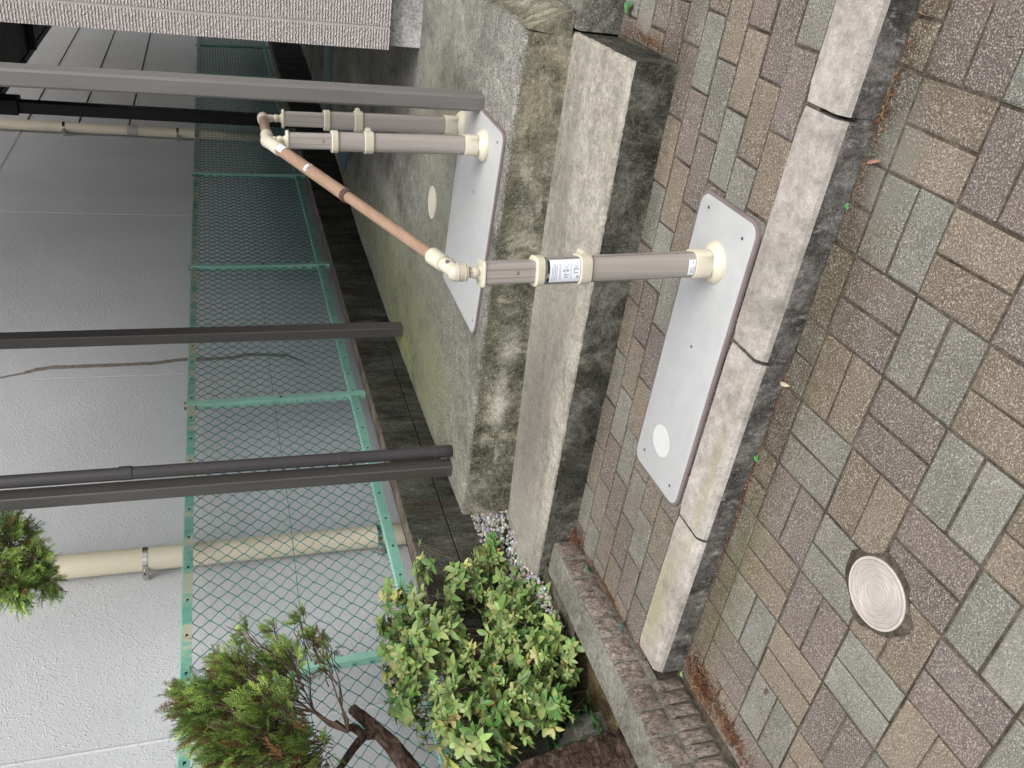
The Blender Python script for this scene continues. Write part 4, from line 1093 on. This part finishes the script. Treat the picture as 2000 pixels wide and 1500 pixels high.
weed(-2.205, 2.02, z1(-2.2, 2.02) + .02, 5, .024, 'small green weed growing by the planter border near the bush', (.08, .26, .12))
weed(-2.20, 1.73, z1(-2.2, 1.73) + .008, 4, .018, 'tiny bluish weed between border and footpath pavers', (.06, .17, .14))
weed(-.555, 1.505, z0(-.55, 1.5), 4, .012, 'tiny bright weed at the kerb foot on the right', (.12, .42, .14), .006)
weed(-1.29, 1.507, z0(-1.29, 1.5), 4, .013, 'tiny bright weed at the kerb foot below the plate end', (.10, .40, .12), .006)
weed(-2.16, 1.475, z0(-2.16, 1.47) + .02, 3, .014, 'pale green sprout in the brush pile beside the kerb end', (.3, .42, .14), .01)

# ================================================================ AZALEA BUSH
def lerpc(a, b, t_): return tuple(a[i] + (b[i] - a[i]) * t_ for i in range(3))
bush = thing('azalea_bush', (-2.6, 1.95, -1.27), 'leafy light green azalea bush spreading in front of the mesh fence', 'bush')
ml = MB(); mt = MB(); ra = random.Random(77)
whorls = []
def inside(px, py):
    return True
# outline of the bush in metres: an uneven mound made of overlapping lobes (centre, radii, count)
lobes = []
for (px, py, dx, rr3, n_) in ((805, 1190, -.10, .11, 34), (800, 1300, -.08, .12, 40), (860, 1250, -.04, .13, 52), (905, 1150, -.08, .12, 40), (935, 1330, 0, .14, 60), (870, 1400, -.02, .13, 48),
                              (1000, 1250, .03, .14, 62), (1055, 1190, .06, .11, 40), (1075, 1300, .08, .12, 52), (1000, 1390, .03, .14, 58), (930, 1440, 0, .13, 40), (1040, 1120, .02, .07, 20), (960, 1095, -.08, .08, 26),
                              (1090, 1240, .12, .07, 22), (775, 1230, -.12, .08, 22), (785, 1320, -.12, .07, 16), (830, 1110, -.10, .05, 7), (765, 1160, -.12, .05, 7), (790, 1375, -.08, .08, 20), (985, 1180, -.02, .11, 36), (1080, 1385, .08, .08, 20)):
    n_ = int(n_ * 1.5); c0_ = xpl(px, py, -2.62 + dx); lobes.append(((c0_.x, c0_.y, c0_.z), (rr3 * 1.1, rr3 * .9, rr3 * .9), n_))
for (c_, r_, n_) in lobes:
    for i in range(n_):
        v = Vector((ra.gauss(0, 1), ra.gauss(0, 1), ra.gauss(0, 1))).normalized() * (ra.random() ** .33)
        p_ = Vector((c_[0] + v.x * r_[0], c_[1] + v.y * r_[1], c_[2] + v.z * r_[2]))
        if p_.z < -1.24 or p_.x < -2.93: continue
        whorls.append((p_, v))
# the lone shoot reaching up and back towards the drainpipe
whorls += [(xpl(822, 1060, -2.66), Vector((-.2, .3, 1))), (xpl(845, 1100, -2.66), Vector((.3, .2, .8))), (xpl(960, 1050, -2.60), Vector((.2, .3, 1))), (xpl(930, 1075, -2.6), Vector((0, .2, 1)))]
for (p_, v) in whorls:
    ax = (Vector((v.x * .6 + .22, v.y * .6 - .25, .75 + v.z * .2)) + Vector((ra.uniform(-.35, .35), ra.uniform(-.35, .35), ra.uniform(-.2, .3)))).normalized()
    n = ra.randint(4, 8); t1 = ax.orthogonal().normalized(); t2 = ax.cross(t1)
    old = ra.random(); big = ra.uniform(.042, .070) if ra.random() < .5 else ra.uniform(.024, .040)
    for i in range(n):
        a = 2 * math.pi * i / n + ra.uniform(-.35, .35); el = ra.uniform(.15, .9)
        dv = t1 * math.cos(a) + t2 * math.sin(a) + ax * el
        L = big * ra.uniform(.6, 1.1)
        col = lerpc((.14, .225, .065), (.33, .42, .15), ra.random())
        if old > .91: col = lerpc((.42, .44, .13), (.50, .46, .20), ra.random())
        elif old < .2: col = lerpc((.07, .17, .045), (.14, .27, .07), ra.random())
        if ra.random() < .004: col = (.40, .26, .09)
        leaf(ml, p_ + ax * ra.uniform(-.006, .006), dv, ax, L, L * ra.uniform(.19, .245), tuple(v_ * ra.uniform(.85, 1.15) for v_ in col), ra.uniform(.05, .35), .28, 6)
    # small inner leaves
    for i in range(3):
        a = ra.uniform(0, 6.28); dv = t1 * math.cos(a) + t2 * math.sin(a) + ax * 1.6
        leaf(ml, p_, dv, ax, .014, .0032, (.36, .44, .13), 0, .3, 3)
    # twig
    root = Vector((-2.68 + ra.uniform(-.1, .1), p_.y * .6 + 1.98 * .4 + ra.uniform(-.12, .12), -1.25))
    q_ = p_.lerp(root, ra.uniform(.08, .2)) + Vector((ra.uniform(-.03, .03), ra.uniform(-.03, .03), ra.uniform(-.02, .02)))
    mt.tube([p_, p_.lerp(q_, .5) + Vector((ra.uniform(-.012, .012), ra.uniform(-.012, .012), .01)), q_], [.0010, .0014, .002], 4, 0, None, False)
for i in range(14):
    root = Vector((-2.68 + ra.uniform(-.06, .06), ra.uniform(1.8, 2.2), -1.27)); top = Vector((root.x + ra.uniform(-.16, .03), root.y + ra.uniform(-.2, .25), ra.uniform(-1.0, -.8)))
    pts = [root.lerp(top, k / 6) + Vector((ra.uniform(-.015, .015), ra.uniform(-.015, .015), 0)) for k in range(7)]
    mt.tube(pts, [.006 - .0008 * k for k in range(7)], 6, 0, None, False)
s0_ = xpl(905, 1120, -2.64); s1_ = xpl(880, 1090, -2.66); s2_ = xpl(845, 1078, -2.66); s3_ = xpl(822, 1062, -2.66)
mt.tube([xpl(930, 1180, -2.62), s0_, s1_, s2_, s3_], [.0025, .002, .0018, .0015, .0012], 6, 0, None, False)
ml.obj('foliage', M['leaf'], bush); mt.obj('stems', M['twig'], bush)
# low darker creeping plants under the bush (ground cover)
mg = MB()
for i in range(420):
    x, y = ra.uniform(-2.86, -2.56), ra.uniform(1.5, 2.35); z = ra.uniform(-1.24, -1.08)
    for k in range(3):
        a = ra.uniform(0, 6.28) + k * 2.1; leaf(mg, Vector((x, y, z)), Vector((math.cos(a), math.sin(a), .3)), Vector((0, 0, 1)), ra.uniform(.022, .036), ra.uniform(.008, .014), lerpc((.04, .12, .045), (.09, .20, .07), ra.random()), .2, .15)
    mg.tube([(x, y, z), (x + ra.uniform(-.03, .03), y, z - .1)], .0008, 3, 0, (.06, .10, .04), False)
tag(mg.obj('ground_cover', M['leaf']), kind='stuff')

# ================================================================ CONIFER
cf = thing('conifer_tree', (-2.62, 1.40, -1.27), 'old conifer with dark leaning trunk, sawn branch stub and feathery green foliage', 'tree')
def spray(mb, base, dirv, L, col, rnd, nrm):
    d_ = dirv.normalized(); s_ = d_.cross(nrm).normalized(); n_ = s_.cross(d_)
    cvx, cvy = rnd.uniform(-.22, .22), rnd.uniform(-.1, .35)
    pt = lambda t_: base + d_ * (L * t_) + s_ * (cvx * L * t_ * t_) + n_ * (cvy * L * t_ * t_)
    def shoot(o, dd, l, k, c0):
        e = dd.cross(n_).normalized(); mb.add([o - e * .0008, o + e * .0008, o + dd * l], [(0, 1, 2)], 0, tuple(v * .8 for v in c0))
        for q in range(k):
            p_ = o + dd * (l * q / k); sgn = 1 if q % 2 else -1
            ld = (dd + e * sgn * .55 + n_ * rnd.uniform(-.35, .35)).normalized(); ll = min(.0085, max(.0045, l * .32)) * rnd.uniform(.8, 1.2)
            wv = ld.cross(n_ + s_ * rnd.uniform(-.5, .5)).normalized() * ll * .22
            mb.add([p_, p_ + ld * ll * .5 + wv, p_ + ld * ll, p_ + ld * ll * .5 - wv], [(0, 1, 2, 3)], 0, tuple(v * rnd.uniform(.7, 1.3) for v in c0))
    mb.tube([base, pt(.5), pt(.95)], [.0012, .0009, .0005], 3, 1, (.10, .06, .03), False)
    nb = 8
    for b_ in range(nb):
        t_ = .10 + .86 * b_ / nb; o = pt(t_); l = L * (.30 * (1 - t_) + .13) * rnd.uniform(.7, 1.2)
        for sg in (-1, 1):
            if rnd.random() < .1: continue
            dd = (d_ * .95 + s_ * (sg * .62 + cvx * t_) + n_ * (rnd.uniform(-.35, .45) + cvy * t_)).normalized()
            shoot(o, dd, l, 6, tuple(v * (.75 + .45 * t_) for v in col))
    shoot(pt(.86), (pt(1.) - pt(.9)).normalized(), L * .2, 5, tuple(v * 1.25 for v in col))
rcf = random.Random(101)
BR = (.22, .10, .04)
def clump(mb, mtw, centre, origin, radii, n, rnd, dead=.16, L=(.05, .095)):
    n = int(n * 2.3)
    """sprays growing outward from a branch origin"""
    for i in range(n):
        v = Vector((rnd.gauss(0, 1), rnd.gauss(0, 1), rnd.gauss(0, 1))).normalized() * (rnd.random() ** .45)
        p_ = Vector((centre.x + v.x * radii[0], centre.y + v.y * radii[1], centre.z + v.z * radii[2]))
        g = (p_ - origin).normalized() * .7 + v * .8 + Vector((0, -.1, .25)) + Vector((rnd.uniform(-.45, .45), rnd.uniform(-.45, .45), rnd.uniform(-.35, .35)))
        r_ = rnd.random()
        if r_ < dead: col = lerpc(BR, (.10, .05, .025), rnd.random())
        elif r_ < dead + .14: col = (.13, .15, .04)
        else: col = lerpc((.085, .18, .035), (.40, .58, .12), rnd.random() ** 1.15)
        nr = Vector((rnd.uniform(-1, 1), rnd.uniform(-1, 1), rnd.uniform(-1, 1)))
        spray(mb, p_, g, rnd.uniform(*L), col, rnd, nr)
        if rnd.random() < .4:
            q_ = p_.lerp(origin, rnd.uniform(.12, .35)) + Vector((rnd.uniform(-.025, .025), rnd.uniform(-.025, .025), rnd.uniform(-.02, .02)))
            mtw.tube([p_, p_.lerp(q_, .5) + Vector((rnd.uniform(-.01, .01), 0, .01)), q_], [.001, .0016, .0024], 4, 1, (.1, .06, .03), False)
mf = MB(); mw = mf
X1 = -2.55
org = xpl(680, 1430, X1)
P = lambda px, py, dx=0.: xpl(px, py, X1 + dx)
# main cloud, picture outline about (350-690, 1200-1500+)
for (px, py, rx, ry, rz, n, dx) in ((470, 1330, .10, .085, .085, 80, 0), (420, 1400, .12, .10, .085, 95, -.03), (530, 1400, .12, .10, .10, 120, .03), (480, 1480, .13, .10, .10, 110, 0),
                                     (600, 1470, .10, .09, .07, 75, -.02), (560, 1300, .07, .055, .06, 42, 0), (380, 1370, .06, .06, .05, 26, 0), (560, 1560, .14, .10, .12, 60, 0)):
    clump(mf, mw, P(px, py, dx), org, (rx, ry, rz), n, rcf)
for (px, py, r_, n) in ((478, 1238, .030, 9), (535, 1232, .028, 8), (590, 1215, .026, 8), (610, 1250, .028, 9), (640, 1265, .030, 9), (640, 1300, .026, 6), (355, 1345, .016, 4), (365, 1412, .014, 4), (425, 1290, .02, 6)):
    clump(mf, mw, P(px, py), org, (r_, r_, r_), n, rcf, .35 if px > 600 else .1, (.035, .065))
    a = P(px, py); jj = lambda q: Vector((rcf.uniform(-q, q), rcf.uniform(-q, q), rcf.uniform(-q, q)))
    hub = org.lerp(P(560, 1360), rcf.uniform(.25, .7)) if px < 600 else org.lerp(P(655, 1330), rcf.uniform(.3, .6))
    mw.tube([a, a.lerp(hub, .3) + jj(.012), a.lerp(hub, .6) + jj(.016), a.lerp(hub, .85) + jj(.01), hub, hub.lerp(org, .5) + jj(.012), org], [.0010, .0016, .0022, .0028, .0033, .004, .005], 5, 1, (.1, .06, .03), False)
mf.obj('crown', [M['needle'], M['twig']], cf)
# upper cloud near the top of the frame
mf2 = MB(); mw = mf2; org2 = xpl(-60, 1110, -2.6)
for (px, py, rx, ry, rz, n) in ((20, 1060, .075, .06, .07, 70), (0, 1120, .08, .07, .07, 70), (60, 1110, .065, .05, .05, 60), (-60, 1090, .10, .08, .09, 50), (30, 1150, .05, .05, .04, 28), (90, 1140, .03, .03, .03, 14), (10, 1015, .03, .025, .03, 12)):
    clump(mf2, mw, xpl(px, py, -2.6), org2, (rx, ry, rz), n, rcf, .05)
mf2.obj('crown', [M['needle'], M['twig']], cf)
# trunk and sawn branch
def bark_tube(mb, pts, rad, n=20, amp=.12, seed=0, sub=10):
    P_ = []; Rr = []
    for i in range(len(pts) - 1):
        for k in range(sub):
            t_ = k / sub; P_.append(Vector(pts[i]).lerp(Vector(pts[i + 1]), t_)); Rr.append(rad[i] + (rad[i + 1] - rad[i]) * t_)
    P_.append(Vector(pts[-1])); Rr.append(rad[-1])
    for _ in range(6):
        P_ = [P_[0]] + [(P_[i - 1] + P_[i] * 2 + P_[i + 1]) / 4 for i in range(1, len(P_) - 1)] + [P_[-1]]
    o = len(mb.v); mb.tube(P_, Rr, n, 0)
    for i in range(len(P_)):
        for j in range(n):
            v = Vector(mb.v[o + i * n + j]); c_ = P_[i]
            f = 1 + amp * (noise.noise(Vector((j * .9, i * .16 + seed, 0))) + .6 * noise.noise(Vector((j * 2.3, i * .5 + seed, 5))))
            mb.v[o + i * n + j] = tuple(c_ + (v - c_) * f)
mtk = MB()
bark_tube(mtk, [(-2.54, 1.47, -1.36), (-2.55, 1.46, -1.25), xpl(1140, 1500, -2.56), xpl(1050, 1530, -2.60), xpl(950, 1590, -2.64), (-2.76, .98, -.60), (-2.66, 1.10, -.2), (-2.62, 1.15, .5), (-2.6, 1.18, 1.1)], [.125, .088, .080, .076, .072, .066, .055, .045, .03], 40, .22)
# big root flare to the right of the frame edge
mtk.obj('trunk', M['bark'], cf)
mb2 = MB()
S = lambda px, py, dx=0.: xpl(px, py, -2.62 + dx)
bark_tube(mb2, [(-2.76, 1.02, -.72), S(850, 1570, -.04), S(800, 1502), S(762, 1450), S(722, 1413), S(688, 1384)], [.05, .036, .031, .027, .022, .018], 22, .16, 4)
bark_tube(mb2, [S(745, 1432), S(712, 1436), S(690, 1420), S(672, 1424), S(655, 1410)], [.018, .016, .014, .011, .008], 14, .12, 8)
bark_tube(mb2, [S(712, 1436), S(690, 1462), S(672, 1490), S(640, 1530)], [.016, .014, .012, .010], 14, .12, 9)
br = mb2.obj('branch', M['bark'], cf)
mb3 = MB(); e1 = S(688, 1384); e0 = S(700, 1394); dd = (e1 - e0).normalized(); mb3.tube([e1 - dd * .002, e1 + dd * .0015], .0165, 16); mb3.obj('sawn_end', M['cutwood'], br)
